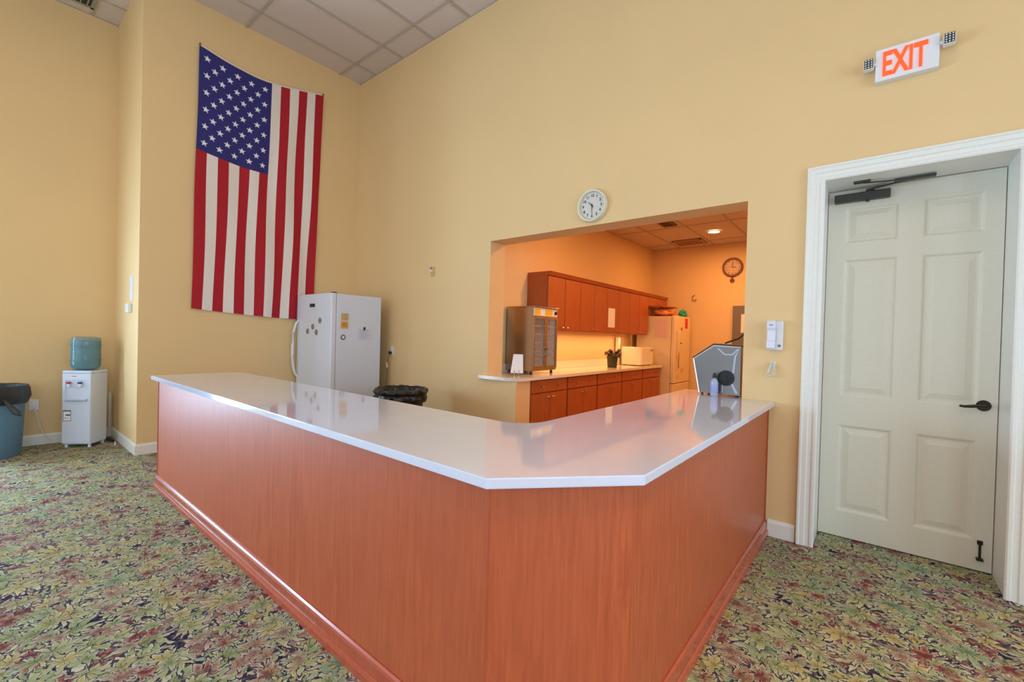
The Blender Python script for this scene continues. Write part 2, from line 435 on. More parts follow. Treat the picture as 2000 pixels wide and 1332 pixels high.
baseboard('baseboard_right', [(XE, 0), (DX1+.105, 0)])

# ------------------------------------------------------------------ door with casing
casing = B()
prof = [(0, 0), (0, .012), (.008, .018), (.022, .018), (.028, .012), (.05, .014), (.056, .020), (.080, .022), (.088, .028), (.098, .028), (.1, .022), (.1, 0)]
rings = [[Vector((DX0-o+.005, -d, 0)) for o, d in prof], [Vector((DX0-o+.005, -d, DZ-.005+o)) for o, d in prof],
         [Vector((DX1+o-.005, -d, DZ-.005+o)) for o, d in prof], [Vector((DX1+o-.005, -d, 0)) for o, d in prof]]
casing.loft(rings)
struct('trim_1', casing, m_white)
DY = .32
door = struct('door_1', B().box((DX0+.004, DY+.008, .008), (DX1-.004, DY+.045, DZ-.004)), m_door)
BASE[door.name] = Matrix.Identity(4)
jb = B()
jb.box((DX0-.02, 0, 0), (DX0, DY+.08, DZ+.02)); jb.box((DX1, 0, 0), (DX1+.02, DY+.08, DZ+.02)); jb.box((DX0, 0, DZ), (DX1, DY+.08, DZ+.02))
obj('door_frame', jb, m_white, door)
px = [5.862, 6.158, 6.272, 6.556]
pz = [(.19, .81), (1.015, 1.988), (2.098, 2.356)]
fr = B()
X = [DX0+.004]+px+[DX1-.004]
for a, c in ((X[0], X[1]), (X[2], X[3]), (X[4], X[5])): fr.box((a, DY-.004, .008), (c, DY+.01, DZ-.004))
for a, c in ((X[1], X[2]), (X[3], X[4])):
    zz = [.008]+[v for p in pz for v in p]+[DZ-.004]
    for q in range(0, 8, 2): fr.box((a, DY-.004, zz[q]), (c, DY+.01, zz[q+1]))
obj('stile_and_rail_frame', fr, m_door, door)
for (a, c) in ((px[0], px[1]), (px[2], px[3])):
    for (z0, z1) in pz:
        rr = []
        for ins, dy in ((0, .0085), (0, -.004), (.008, -.002), (.020, .0078), (.032, .0078), (.062, .0), (.064, -.001)):
            rr.append([Vector((a+ins, DY+dy, z0+ins)), Vector((c-ins, DY+dy, z0+ins)), Vector((c-ins, DY+dy, z1-ins)), Vector((a+ins, DY+dy, z1-ins))])
        obj('door_panel', B().loft(rr), m_door, door)
hd = B().lathe([(0, -.012), (.030, -.012), (.034, -.006), (.034, 0)], (6.578, DY, 1.027), 24, 'y')
ho = obj('handle_rose', hd, m_dark, door, True)
lv = B().tube([(6.578, DY-.01, 1.027), (6.578, DY-.05, 1.027)], .011)
lv.tube([(6.582, DY-.052, 1.027), (6.555, DY-.053, 1.028), (6.52, DY-.052, 1.022), (6.49, DY-.05, 1.018), (6.468, DY-.048, 1.02)], [.012, .011, .010, .0085, .007])
obj('lever_handle', lv, m_dark, door, True)
m_closer = mat('closer_grey_metal', (66, 68, 64), .4, metal=.5)
obj('door_closer', B().box((5.80, DY-.058, 2.388), (6.105, DY, 2.442), .006), m_closer, door)
arm = B().tube([(5.985, DY-.03, 2.375), (5.985, DY-.03, 2.462)], .011)
arm.box((5.975, DY-.045, 2.448), (6.02, DY-.02, 2.46)); arm.tube([(5.99, DY-.035, 2.458), (6.22, DY-.11, 2.466)], .006)
arm.box((6.12, DY-.125, 2.461), (6.32, DY-.09, 2.475)); arm.box((5.91, DY-.19, 2.470), (6.0, DY-.15, DZ-.001), .003)
arm.tube([(5.96, DY-.17, 2.468), (6.2, DY-.105, 2.466)], .005)
obj('closer_arm', arm, m_closer, door, True)
sb = B().tube([(6.584, DY-.012, .19), (6.584, DY-.016, .09)], .006)
sb.box((6.572, DY-.012, .17), (6.597, DY, .195), .002); sb.box((6.568, DY-.03, .075), (6.60, DY, .09), .003)
obj('kick_down_stop', sb, m_dark, door)

# ------------------------------------------------------------------ bar counter
ct = thing('counter_base', 'L-shaped cherry wood bar counter base with chamfered corner and wood plinth', 'counter', (4.0, -2.3, 0))
Yf, Xf = -2.622, 5.472       # outer faces
CA = (5.155, Yf); CB = (Xf, -2.295)
XL = 1.31
ZB = .925
obj('front_panel', B().box((XL, Yf, .0), (CA[0]-.001, Yf+.02, ZB)), m_wood, ct)
def offset_poly(a, b, d0, d1, z0, z1, bb):
    a = Vector((*a, 0)); b = Vector((*b, 0)); t = (b-a).normalized(); n = Vector((t.y, -t.x, 0))
    p = [a+n*d0, b+n*d0, b+n*d1, a+n*d1]
    return bb.prism([(q.x, q.y) for q in p], z0, z1)
obj('corner_panel', offset_poly(CA, CB, 0.0, -.02, 0, ZB, B()), m_wood, ct)
obj('side_panel', B().box((Xf-.02, CB[1]+.001, 0), (Xf, -.002, ZB)), m_wood, ct)
obj('end_panel', B().box((XL, Yf+.021, 0), (XL+.02, -2.03, ZB)), m_wood, ct)
obj('inner_panel', B().box((XL+.02, -2.05, 0), (4.83, -2.03, ZB)).box((4.83, -2.03, 0), (4.85, -.002, ZB)), m_wood, ct)
obj('corner_bead', B().box((CA[0]-.004, Yf-.002, .1), (CA[0]+.002, Yf+.002, ZB)), m_wood2, ct)
eb = B().box((XL-.006, Yf-.004, .10), (XL+.010, Yf+.01, ZB)); obj('edge_bead', eb, m_wood2, ct)
obj('edge_bead', B().box((Xf-.01, -.012, .10), (Xf+.006, -.0015, ZB)), m_wood2, ct)
def plinth(name, prof, m):
    path = [(XL-.006, Yf), CA, CB, (Xf, -.002)]
    rings = []
    for i, p in enumerate(path):
        p = Vector((*p, 0)); ds = []
        if i > 0: ds.append((p-Vector((*path[i-1], 0))).normalized())
        if i < 3: ds.append((Vector((*path[i+1], 0))-p).normalized())
        ns = [Vector((t.y, -t.x, 0)) for t in ds]
        nn = ns[0] if len(ns) == 1 else (ns[0]+ns[1])/(1+ns[0].dot(ns[1]))
        rings.append([p+nn*o+Vector((0, 0, z)) for o, z in prof])
    return obj(name, B().loft(rings), m, ct)
plinth('base_moulding', [(.0005, 0), (.016, 0), (.016, .088), (.012, .098), (.006, .106), (.0005, .106)], m_wood2)
plinth('shoe_moulding', [(.0165, 0), (.028, 0), (.028, .030), (.024, .040), (.0165, .044)], m_wood2)
# worktop
XS, YS = 5.512, -2.667
IX, IY = 4.79, -1.975      # inner edges
poly = [(1.265, YS), (5.178, YS), (XS, -2.300), (XS, -.001), (5.296, -.001), (5.296, .30), (IX, .30)]
# rounded inner corner
r = .16
cx, cyy = IX-r, IY+r
poly += [(cx+r*math.cos(a), cyy+r*math.sin(a)) for a in [-(PI/2)*k/8 for k in range(9)]]
poly += [(1.265, IY)]
sl = B().prism(poly, .925, .958)
bmesh.ops.bevel(sl.bm, geom=[e for e in sl.bm.edges if abs(e.verts[0].co.z-e.verts[1].co.z) < 1e-5], offset=.004, segments=2, affect='EDGES')
o = obj('countertop', sl, m_slab, None, True)
tag(o, 'glossy white quartz countertop covering the L-shaped bar counter', 'countertop')

# ------------------------------------------------------------------ kitchen behind the opening
KZ = 3.15
XD, YE = 2.57, 5.0
m_kfloor = mat('kitchen_vinyl_floor', (150, 120, 92), .4, var=.08, scale=6)
struct('floor_kitchen', B().box((1.9, .6, -.1), (7.4, 5.2, 0)), m_kfloor)
struct('wall_kitchen_left', B().box((XD-.2, T, 0), (XD, YE+.2, KZ+.2)), m_kwall)
struct('wall_kitchen_far', B().box((XD, YE, 0), (7.2, YE+.2, KZ+.2)), m_kwall)
struct('wall_kitchen_right', B().box((7.0, T+.3, 0), (7.2, YE, KZ+.2)), m_kwall)
kc = struct('ceiling_kitchen', B().box((XD-.2, T, KZ+.03), (7.2, YE+.2, KZ+.12)), m_tile)
g = B(); kx = [XD]+[3.1+.627*i for i in range(7) if 3.1+.627*i < 6.95]+[7.0]; ky = [T]+[.9+1.225*i for i in range(4) if .9+1.225*i < 4.95]+[YE]
for x in kx: g.box((x-.012, T, KZ-.003), (x+.012, YE, KZ+.02))
for y in ky: g.box((XD, y-.012, KZ-.0025), (7.0, y+.012, KZ+.02))
obj('ceiling_grid', g, m_grid, kc)
for i in range(len(kx)-1):
    for j in range(len(ky)-1):
        w_, h_ = round(kx[i+1]-kx[i], 3), round(ky[j+1]-ky[j], 3)
        if (w_, h_) not in cache:
            b = B().box((.006, .006, 0), (w_-.006, h_-.006, .02)); me = bpy.data.meshes.new('ceiling_tile'); b.bm.to_mesh(me); b.bm.free(); me.materials.append(m_tile); cache[(w_, h_)] = me
        o = bpy.data.objects.new('ceiling_tile', cache[(w_, h_)]); COL.objects.link(o); o.parent = kc
        o.location = (kx[i], ky[j], KZ+.006)
m_lamp = mat('lit_lamp_lens', (255, 236, 190), .5, emit=6)
for i, (x, y) in enumerate(KL):
    t = thing('recessed_downlight', ['round lit recessed downlight in the kitchen ceiling seen through the opening', 'round downlight in the kitchen ceiling close behind the yellow wall, left', 'round downlight at the far right of the kitchen ceiling', 'round downlight in the kitchen ceiling close behind the door'][i], 'downlight', (x, y, KZ), 0)
    obj('trim_ring', B().lathe([(.085, -.012), (.11, -.012), (.115, -.004), (.085, -.004), (.085, -.012)], (x, y, KZ), 32), m_white, t, True)
    obj('lens', B().lathe([(0, -.010), (.084, -.010), (.084, -.004), (0, -.004)], (x, y, KZ), 32), m_lamp, t, True)
def vent(x0, y0, x1, y1, z, label, n=7, col=(120, 96, 76)):
    t = thing('ceiling_vent', label, 'vent', ((x0+x1)/2, (y0+y1)/2, z))
    f = B()
    for a in ((x0, y0, x1, y0+.03), (x0, y1-.03, x1, y1), (x0, y0, x0+.03, y1), (x1-.03, y0, x1, y1)):
        f.box((a[0], a[1], z-.016), (a[2], a[3], z-.004))
    mm = mat('vent_metal', col, .5)
    obj('frame', f, mm, t)
    obj('backing', B().box((x0+.03, y0+.03, z-.006), (x1-.03, y1-.03, z-.004)), m_black, t)
    for i in range(n):
        y = y0+.03+(y1-y0-.06)*(i+.5)/n
        obj('slat', B().box((x0+.03, y-.008, z-.014), (x1-.03, y+.004, z-.007)), mm, t)
vent(3.46, 2.86, 3.66, 3.2, KZ, 'small dark square air vent in the kitchen ceiling nearest the opening', 6)
vent(3.18, 4.3, 3.68, 4.72, KZ, 'larger pale air vent in the kitchen ceiling near the far wall', 8, (190, 150, 110))
vent(-1.1, -3.35, -.75, -2.78, ZC, 'dark grey air vent in the hall ceiling above the water dispenser', 9, (150, 150, 132))

# base cabinets (five alike units)
KXF = 3.12
def base_cab():
    y0, y1 = .256, .256+.756
    t = thing('base_cabinet', 'x', 'cabinet', (XD+.02, y0, 0), 0, 'kitchen base cabinets under the worktop')
    obj('body', B().box((XD+.005, y0, .1), (KXF, y1, .897)).box((XD+.01, y0, 0), (KXF-.06, y1, .1)), m_kwood, t)
    d = obj('drawer', B().box((KXF+.001, y0+.012, .745), (KXF+.022, y1-.012, .885), .003), m_kwood, t)
    for f in (.28, .72):
        yy = y0+(y1-y0)*f
        obj('knob', B().lathe([(.005, 0), (.005, .012), (.014, .018), (.014, .024), (0, .028)], (KXF+.022, yy, .815), 12, 'x'), m_chrome, d, True)
    ym = (y0+y1)/2
    for a, c, hy in ((y0+.012, ym-.003, ym-.05), (ym+.003, y1-.012, ym+.05)):
        dd = obj('door', B().box((KXF+.001, a, .115), (KXF+.022, c, .73), .003), m_kwood, t)
        obj('handle', B().tube([(KXF+.022, hy-.03, .69), (KXF+.042, hy-.03, .69), (KXF+.045, hy, .69), (KXF+.042, hy+.03, .69), (KXF+.022, hy+.03, .69)], .005, 6), m_chrome, dd, True)
    return t
bc = base_cab()
nm = ['nearest the serving opening', 'second from the serving opening', 'third from the serving opening', 'fourth from the opening, below the toaster oven', 'at the far end beside the kitchen refrigerator']
bc['label'] = 'cherry base cabinet ' + nm[0]
loc0 = Vector(bc.location)
for i in range(1, 5): dup(bc, loc0+Vector((0, .758*i, 0)), 'cherry base cabinet '+nm[i])
# worktop of the kitchen, running out through the opening
kp = [(XD+.001, 4.05), (XD+.001, T+.001), (OX0+.001, T+.001), (OX0+.001, 0), (OX0-.075, -.001), (OX0-.075, -.05), (3.0, -.05)]
kp = [(XD+.001, 4.05), (XD+.001, T+.001), (OX0+.001, T+.001), (OX0+.001, -.002), (2.63, -.002), (2.63, -.045)]
rr = .16
kp += [(3.175-rr+rr*math.sin(a), -.045+rr-rr*math.cos(a)) for a in [(PI/2)*k/8 for k in range(9)]]
kp += [(3.175, 4.05)]
o = obj('worktop', B().prism(kp, .8975, .933), m_kslab, None)
tag(o, 'long white kitchen worktop with rounded end reaching out through the serving opening', 'countertop')
o = obj('backsplash', B().box((XD+.001, T+.005, .9335), (XD+.02, 4.05, 1.04), .003), m_kslab, None)
tag(o, 'low white backsplash strip along the wall behind the kitchen worktop', 'backsplash')
# upper cabinets
UXF = 2.88
def upper(y0, n, w, z0, z1):
    t = thing('wall_cabinet', 'x', 'cabinet', (XD+.005, y0, z0), 0, 'cherry wall cabinets above the worktop')
    obj('body', B().box((XD+.001, y0, z0), (UXF, y0+w-.002, z1)), m_kwood, t)
    obj('crown_moulding', B().prism([(XD+.001, z1+.001), (UXF+.022, z1+.001), (UXF+.05, z1+.05), (XD+.001, z1+.05)], y0, y0+w-.002, 'y'), m_kwood, t)
    for q in range(n):
        a = y0+w*q/n+.004; c = y0+w*(q+1)/n-.006
        dd = obj('door', B().box((UXF+.001, a, z0+.008), (UXF+.021, c, z1-.01), .003), m_kwood, t)
        hy = c-.05 if q % 2 == 0 else a+.05
        obj('handle', B().tube([(UXF+.021, hy-.03, z0+.045), (UXF+.04, hy-.03, z0+.045), (UXF+.043, hy, z0+.045), (UXF+.04, hy+.03, z0+.045), (UXF+.021, hy+.03, z0+.045)], .005, 6), m_chrome, dd, True)
    return t
uc = upper(.89, 2, .787, 1.46, 2.15)
un_ = ['nearest the opening, above the steel warming cabinet', 'second from the opening', 'third from the opening, with a paper notice on it', 'fourth from the opening, above the toaster oven']
uc['label'] = 'cherry wall cabinet '+un_[0]
l0 = Vector(uc.location)
for i in range(1, 4): dup(uc, l0+Vector((0, .787*i, 0)), 'cherry wall cabinet '+un_[i])
u5 = upper(.89+.787*4, 2, .90, 1.98, 2.15); u5['label'] = 'short cherry wall cabinet above the kitchen refrigerator'; del u5['group']
o = obj('paper_notice', B().box((UXF+.0215, 2.50, 1.55), (UXF+.0235, 2.72, 1.845)), m_paper); tag(o, 'white paper notice taped to a cherry wall cabinet door', 'paper')

# steel warming cabinet
wx0, wx1, wy0, wy1, wz0, wz1 = 2.60, 2.99, .47, .965, .975, 1.72
t = thing('warming_cabinet', 'tall stainless steel food warming cabinet with glass doors and yellow header', 'warmer', (2.8, .7, .934))
sh = B()
sh.box((wx0, wy0, wz0), (wx1, wy0+.015, wz1)); sh.box((wx0, wy1-.015, wz0), (wx1, wy1, wz1)); sh.box((wx0, wy0+.015, wz0), (wx0+.015, wy1-.015, wz1))
sh.box((wx0, wy0+.015, wz0), (wx1, wy1-.015, wz0+.045)); sh.box((wx0+.015, wy0+.015, 1.63), (wx1, wy1-.015, wz1))
obj('body', sh, m_steel, t)
obj('top_cover', B().box((wx0-.01, wy0-.01, wz1+.0005), (wx1+.03, wy1+.01, wz1+.014), .004), m_steel, t)
m_yel = mat('yellow_sign', (244, 190, 20), .5); 
hp = obj('header_panel', B().box((wx1+.0005, wy0+.01, 1.625), (wx1+.008, wy1-.01, 1.715)), m_paper, t)
obj('sign', B().box((wx1+.0085, wy0+.02, 1.635), (wx1+.0105, wy0+.13, 1.705)), m_yel, hp)
obj('sign', B().box((wx1+.0085, wy0+.23, 1.635), (wx1+.0105, wy0+.38, 1.705)), m_yel, hp)
obj('dial', B().lathe([(.022, 0), (.02, .016), (0, .016)], (wx1+.008, wy1-.05, 1.67), 16, 'x'), m_black, hp, True)
m_wg = mat('warmer_glass', (225, 225, 225), .04, alpha=.12)
ymid = (wy0+wy1)/2
for a, c, hy in ((wy0+.004, ymid-.002, ymid-.02), (ymid+.002, wy1-.004, ymid+.02)):
    f = B()
    for q in ((a, a+.028, 1.0, 1.62), (c-.028, c, 1.0, 1.62), (a+.028, c-.028, 1.0, 1.03), (a+.028, c-.028, 1.59, 1.62)):
        f.box((wx1+.0005, q[0], q[2]), (wx1+.014, q[1], q[3]))
    dd = obj('door', f, m_steel, t)
    obj('pane', B().box((wx1+.004, a+.028, 1.03), (wx1+.008, c-.028, 1.59)), m_wg, dd)
    obj('handle', B().tube([(wx1+.014, hy, 1.15), (wx1+.035, hy, 1.16), (wx1+.035, hy, 1.24), (wx1+.014, hy, 1.25)], .006, 6), m_chrome, dd, True)
m_lin = mat('pale_fill_lining', (214, 206, 196), .5)  # pale matte lining added to brighten the dark cabinet interior
li = B().box((wx0+.0155, wy0+.016, wz0+.046), (wx0+.018, wy1-.016, 1.629)).box((wx0+.018, wy0+.0155, wz0+.046), (wx1-.02, wy0+.018, 1.629)).box((wx0+.018, wy1-.018, wz0+.046), (wx1-.02, wy1-.0155, 1.629)).box((wx0+.018, wy0+.018, wz0+.0455), (wx1-.02, wy1-.018, wz0+.048))
obj('added_pale_lining', li, m_lin, t)
for z in (1.12, 1.21, 1.31, 1.41, 1.505):
    f = B()
    f.box((wx0+.02, wy0+.018, z), (wx0+.026, wy1-.018, z+.006)).box((wx1-.02, wy0+.018, z-.006), (wx1-.012, wy1-.018, z+.006))
    for q in range(12): 
        yy = wy0+.03+(wy1-wy0-.06)*q/11; f.box((wx0+.026, yy-.0015, z), (wx1-.02, yy+.0015, z+.003))
    obj('wire_shelf', f, m_chrome, t)
for x in (wx0+.04, wx1-.04):
    for y in (wy0+.04, wy1-.04): obj('foot', B().lathe([(.018, 0), (.014, .041)], (x, y, .9335), 12), m_black, t, True)
# folded card on a wire stand
t = thing('menu_card_stand', 'white folded card on a small wire stand beside the warming cabinet', 'card stand', (2.95, .25, .9335))
cdm = B(); cxx, cyy = 2.95, .25
dirv = Vector((.78, .62, 0)).normalized(); nv = Vector((dirv.y, -dirv.x, 0))
def cp(u, w, z): q = Vector((cxx, cyy, 0))+dirv*u+nv*w; return Vector((q.x, q.y, z))
for s, w in ((1, 0), (-1, 0)):
    cdm.loft([[cp(-.075, .040*s, .965), cp(.068, .040*s, .965), cp(.068, .036*s, .965), cp(-.075, .036*s, .965)],
              [cp(-.045, .004*s, 1.175), cp(.062, .004*s, 1.175), cp(.062, 0, 1.175), cp(-.045, 0, 1.175)]])
obj('card', cdm, m_paper, t)
ws = B()
for u in (-.03, .02): ws.tube([cp(u, .065, .936), cp(u, .05, .985), cp(u, .045, 1.0)], .004, 6); ws.tube([cp(u, .065, .937), cp(u, -.06, .937)], .004, 6)
ws.tube([cp(-.03, 0, .937), cp(.02, 0, .937)], .004, 6)
obj('wire_stand', ws, m_chrome, t, True)
# pot with dark flowers
t = thing('flower_pot', 'dark green pot of dark artificial flowers on the kitchen worktop', 'potted plant', (2.93, 2.62, .9335))
m_pot = mat('dark_green_pot', (62, 62, 36), .5)
obj('pot', B().lathe([(0, 0), (.07, 0), (.085, .17), (.09, .18), (.08, .18), (.066, .03), (0, .03)], (2.93, 2.62, .9335), 24), m_pot, t, True)
m_leaf = mat('dark_leaf', (46, 40, 26), .6, var=.3); m_fl = mat('muted_mauve_petals', (120, 84, 84), .7, var=.3)
st = B(); lf = B(); rnd = random.Random(3); heads = []
for i in range(26):
    a = rnd.uniform(0, 6.28); r_ = rnd.uniform(.03, .14); z = 1.12+rnd.uniform(.01, .09)
    p = Vector((2.93+r_*math.cos(a), 2.62+r_*math.sin(a)*1.2, z)); heads.append(p)
    st.tube([(2.93+.3*r_*math.cos(a), 2.62+.3*r_*math.sin(a), 1.0), (2.93+.5*r_*math.cos(a), 2.62+.5*r_*math.sin(a), 1.1), p], .003, 5)
    for q in range(6):
        b_ = rnd.uniform(0, 6.28); d = Vector((math.cos(b_), math.sin(b_), rnd.uniform(-.4, .5)))*.075; s_ = Vector((-math.sin(b_), math.cos(b_), 0))*.014
        p0 = p-Vector((0, 0, .03)); vs = [lf.bm.verts.new(v) for v in (p0, p0+d*.5+s_, p0+d, p0+d*.5-s_)]; lf.bm.faces.new(vs)
obj('stems', st, m_leaf, t); obj('leaves', lf, m_leaf, t)['kind'] = 'stuff'
for p in heads[:7]:
    f = B(); bmesh.ops.create_icosphere(f.bm, subdivisions=2, radius=.024)
    for v in f.bm.verts: v.co = v.co*(1+.3*noise.noise(v.co*70+p*9))+p
    obj('flower_head', f, m_fl, t, True)
# toaster oven / microwave
t = thing('microwave', 'white countertop microwave on the kitchen worktop beside the flower pot', 'microwave', (2.88, 3.68, .934))
mx0, mx1, my0, my1, mz0, mz1 = 2.70, 3.05, 3.42, 3.90, .945, 1.245
obj('case', B().box((mx0, my0, mz0), (mx1, my1, mz1), .008), m_kslab, t)
obj('door', B().box((mx1+.0005, my0+.006, mz0+.012), (mx1+.016, my0+.34, mz1-.012), .004), m_kslab, t)
cpn = obj('control_panel', B().box((mx1+.0005, my0+.345, mz0+.012), (mx1+.014, my1-.006, mz1-.012), .004), m_kslab, t)
obj('display', B().box((mx1+.0145, my0+.36, mz1-.065), (mx1+.0155, my1-.02, mz1-.035)), mat('dim_display', (150, 130, 90), .3), cpn)
for x in (mx0+.04, mx1-.04):
    for y in (my0+.04, my1-.04): obj('foot', B().lathe([(.012, 0), (.012, .012)], (x, y, .9335), 10), m_black, t)
# tall narrow canister behind the microwave
t = thing('paper_towel_holder', 'slim cream canister with a black side strip standing behind the microwave', 'canister', (2.64, 3.5, .9335))
obj('body', B().box((2.60, 3.38, .9335), (2.66, 3.46, 1.40), .006), m_kslab, t)
obj('side_strip', B().box((2.605, 3.4605, .94), (2.655, 3.485, 1.40), .003), m_black, t)

# kitchen refrigerator
kf = (2.66, 3.36, 4.10, 4.93, 1.81)
t = thing('kitchen_refrigerator', 'cream kitchen refrigerator covered with papers, beside the cherry cabinets', 'refrigerator', (3.0, 4.5, 0))
obj('body', B().box((kf[0], kf[2], .03), (kf[1]-.07, kf[3], kf[4]-.01), .008), m_kfridge, t)
for n_, z0, z1 in (('door', .62, kf[4]), ('freezer_drawer', .06, .61)):
    d = obj(n_, B().box((kf[1]-.065, kf[2]+.002, z0), (kf[1], kf[3]-.002, z1), .012), m_kfridge, t)
    if n_ == 'door': obj('handle', B().tube([(kf[1], kf[2]+.10, 1.55), (kf[1]+.045, kf[2]+.10, 1.52), (kf[1]+.05, kf[2]+.10, 1.2), (kf[1]+.045, kf[2]+.10, .9), (kf[1], kf[2]+.10, .87)], .011), m_kfridge, d, True)
for x in (kf[0]+.06, kf[1]-.12):
    for y in (kf[2]+.06, kf[3]-.06): obj('foot', B().lathe([(.02, 0), (.02, .03)], (x, y, 0), 10), m_black, t)
o = obj('notice', B().box((kf[1]+.0005, 4.62, 1.60), (kf[1]+.002, 4.77, 1.78)), mat('red_pink_paper', (226, 60, 90), .7)); tag(o, 'red-pink notice at the top of the kitchen refrigerator door', 'paper')
o = obj('notice', B().box((3.0, kf[2]-.002, 1.42), (3.22, kf[2]-.0005, 1.74)), mat('pale_pink_paper', (236, 200, 186), .7)); tag(o, 'pale pink sheet on the side of the kitchen refrigerator', 'paper')
mp_ = mat('orange_cream_paper', (240, 190, 140), .7); mb_ = mat('brown_magnet', (110, 70, 50), .6)
for (y, z, w_, h_, lb, mm) in ((4.42, 1.56, .05, .05, 'small brown magnet on the kitchen refrigerator door below the red-pink notice', mb_), (4.40, 1.32, .07, .02, 'thin brown strip magnet halfway up the kitchen refrigerator door', mb_),
                               (4.24, .98, .09, .13, 'topmost cream paper scrap low on the kitchen refrigerator door', mp_), (4.44, .80, .16, .08, 'wide cream paper scrap low on the kitchen refrigerator door', mp_), (4.26, .70, .11, .06, 'lowest cream paper scrap on the kitchen refrigerator door', mp_)):
    o = obj('magnet' if mm is mb_ else 'paper_scrap', B().box((kf[1]+.0005, y, z), (kf[1]+.004, y+w_, z+h_)), mm); tag(o, lb, 'magnet' if mm is mb_ else 'paper')
# bags on top
def bag(name, c, s, m, label, cat='bag', seed=0):
    f = B(); bmesh.ops.create_icosphere(f.bm, subdivisions=3, radius=1)
    for v in f.bm.verts:
        k_ = 1+.35*noise.noise(v.co*2.3+Vector((seed, 0, 0)))
        v.co = Vector((c[0]+v.co.x*s[0]*k_, c[1]+v.co.y*s[1]*k_, max(c[2]+v.co.z*s[2]*k_, kf[4]+.001 if c[2] < 1.93 else -9)))
    o = obj(name, f, m, None, True); tag(o, label, cat); return o
bag('food_bag', (3.06, 4.38, 1.865), (.20, .22, .06), mat('orange_snack_bag', (206, 120, 70), .5, var=.5, scale=25, var_scale=9), 'flat orange and cream food bag lying on the kitchen refrigerator', seed=2)
bag('carrier_bag', (3.26, 4.78, 1.875), (.07, .09, .075), mat('teal_plastic_bag', (30, 160, 140), .35, var=.4, scale=20, var_scale=10), 'teal and white plastic bag at the front of the kitchen refrigerator top', seed=5)
bag('food_package', (3.10, 4.42, 1.972), (.15, .2, .024), mat('red_brown_package', (196, 96, 60), .5, var=.5, scale=25, var_scale=12), 'red-brown package lying on top of the orange food bag', seed=9)

# far wall of the kitchen: clock, hook, door
cx, cz, R = 4.045, 2.715, .165
t = thing('pendulum_clock', 'round brown wooden pendulum wall clock in the kitchen', 'clock', (cx, YE, cz))
m_bw = mat('dark_brown_wood', (104, 42, 20), .4)
obj('case', B().lathe([(R-.03, -.03), (R, -.032), (R+.008, -.02), (R, 0), (R-.03, 0), (R-.03, -.03)], (cx, YE-.001, cz), 48, 'y'), m_bw, t, True)
obj('dial', B().lathe([(0, -.012), (R-.03, -.012), (R-.03, -.002), (0, -.002)], (cx, YE-.001, cz), 48, 'y'), mat('aged_dial', (206, 170, 140), .5, var=.2, scale=20), t)
nb = B()
for i in range(12):
    a = i*PI/6; nb.box((cx+math.sin(a)*.112-.006, YE-.016, cz+math.cos(a)*.112-.008), (cx+math.sin(a)*.112+.006, YE-.0135, cz+math.cos(a)*.112+.008))
obj('numerals', nb, m_bw, t)
obj('hand', B().box((cx-.003, YE-.019, cz-.01), (cx+.003, YE-.0165, cz+.095)), m_black, t); obj('hand', B().box((cx-.01, YE-.022, cz-.004), (cx+.065, YE-.0195, cz+.004)), m_black, t)
obj('pendulum', B().box((cx-.012, YE-.02, cz-R-.055), (cx+.012, YE-.005, cz-R)).lathe([(0, -.024), (.036, -.024), (.036, -.004), (0, -.004)], (cx, YE-.001, cz-R-.07), 20, 'y'), m_bw, t)
o = obj('wall_hook', B().tube([(3.40, YE-.001, 2.24), (3.37, YE-.03, 2.22), (3.365, YE-.03, 2.17), (3.40, YE-.03, 2.14), (3.44, YE-.02, 2.15)], .009, 6), mat('aged_brass', (170, 130, 80), .4, metal=.6), None, True)
tag(o, 'small curved brass hook on the kitchen far wall', 'hook')
d2 = struct('door_2', B().box((4.075, YE-.035, 0), (4.95, YE-.001, 2.02)), m_grey)
o = obj('paper_notice', B().box((4.215, YE-.040, 1.54), (4.42, YE-.036, 1.87)), m_paper); tag(o, 'white paper sheet on the grey door in the kitchen', 'paper')

# ------------------------------------------------------------------ steel machine on the counter's wall end
Z0 = .9585
t = thing('countertop_machine', 'angular stainless steel machine with black round fan at the wall end of the bar counter', 'food machine', (5.1, .15, Z0))
sp = [(4.975, Z0+.012), (5.272, Z0+.012), (5.272, 1.338), (5.077, 1.346), (4.925, 1.237)]
m_side = mat('polished_steel_side', (120, 117, 114), .36, metal=1, var=.03, scale=5)
sd = B().prism(sp, .052, .058, 'y'); obj('side_panel', sd, m_side, t)
# pressed creases on the panel
cr = B()
cr.prism([(5.10, 1.325), (5.155, 1.275), (5.215, 1.275), (5.262, 1.325), (5.245, 1.325), (5.208, 1.285), (5.16, 1.285), (5.118, 1.325)], .0495, .052, 'y')
cr.prism([(5.262, 1.325), (5.226, 1.27), (5.215, 1.14), (5.23, 1.14), (5.24, 1.265)], .0495, .052, 'y')
cr.prism([(5.205, 1.06), (5.222, 1.06), (5.262, .985), (5.238, .985)], .0495, .052, 'y'); cr.prism([(5.146, 1.08), (5.154, 1.08), (5.152, .985), (5.142, .985)], .0495, .052, 'y')
obj('pressed_ribs', cr, mat('rib_steel', (150, 150, 156), .3, metal=1), t)
rim = B()
pts = [(5.272, 1.338), (5.077, 1.346), (4.925, 1.237), (4.975, Z0+.012)]
for (a, b_) in zip(pts, pts[1:]): rim.tube([(a[0], .052, a[1]), (b_[0], .052, b_[1])], .0055, 6)
obj('edge_trim', rim, mat('bright_edge', (235, 235, 240), .2, metal=.6), t)
obj('body', B().prism([(4.985, Z0+.014), (5.268, Z0+.014), (5.268, 1.332), (5.08, 1.340), (4.935, 1.234)], .0585, .28, 'y'), m_steel, t)
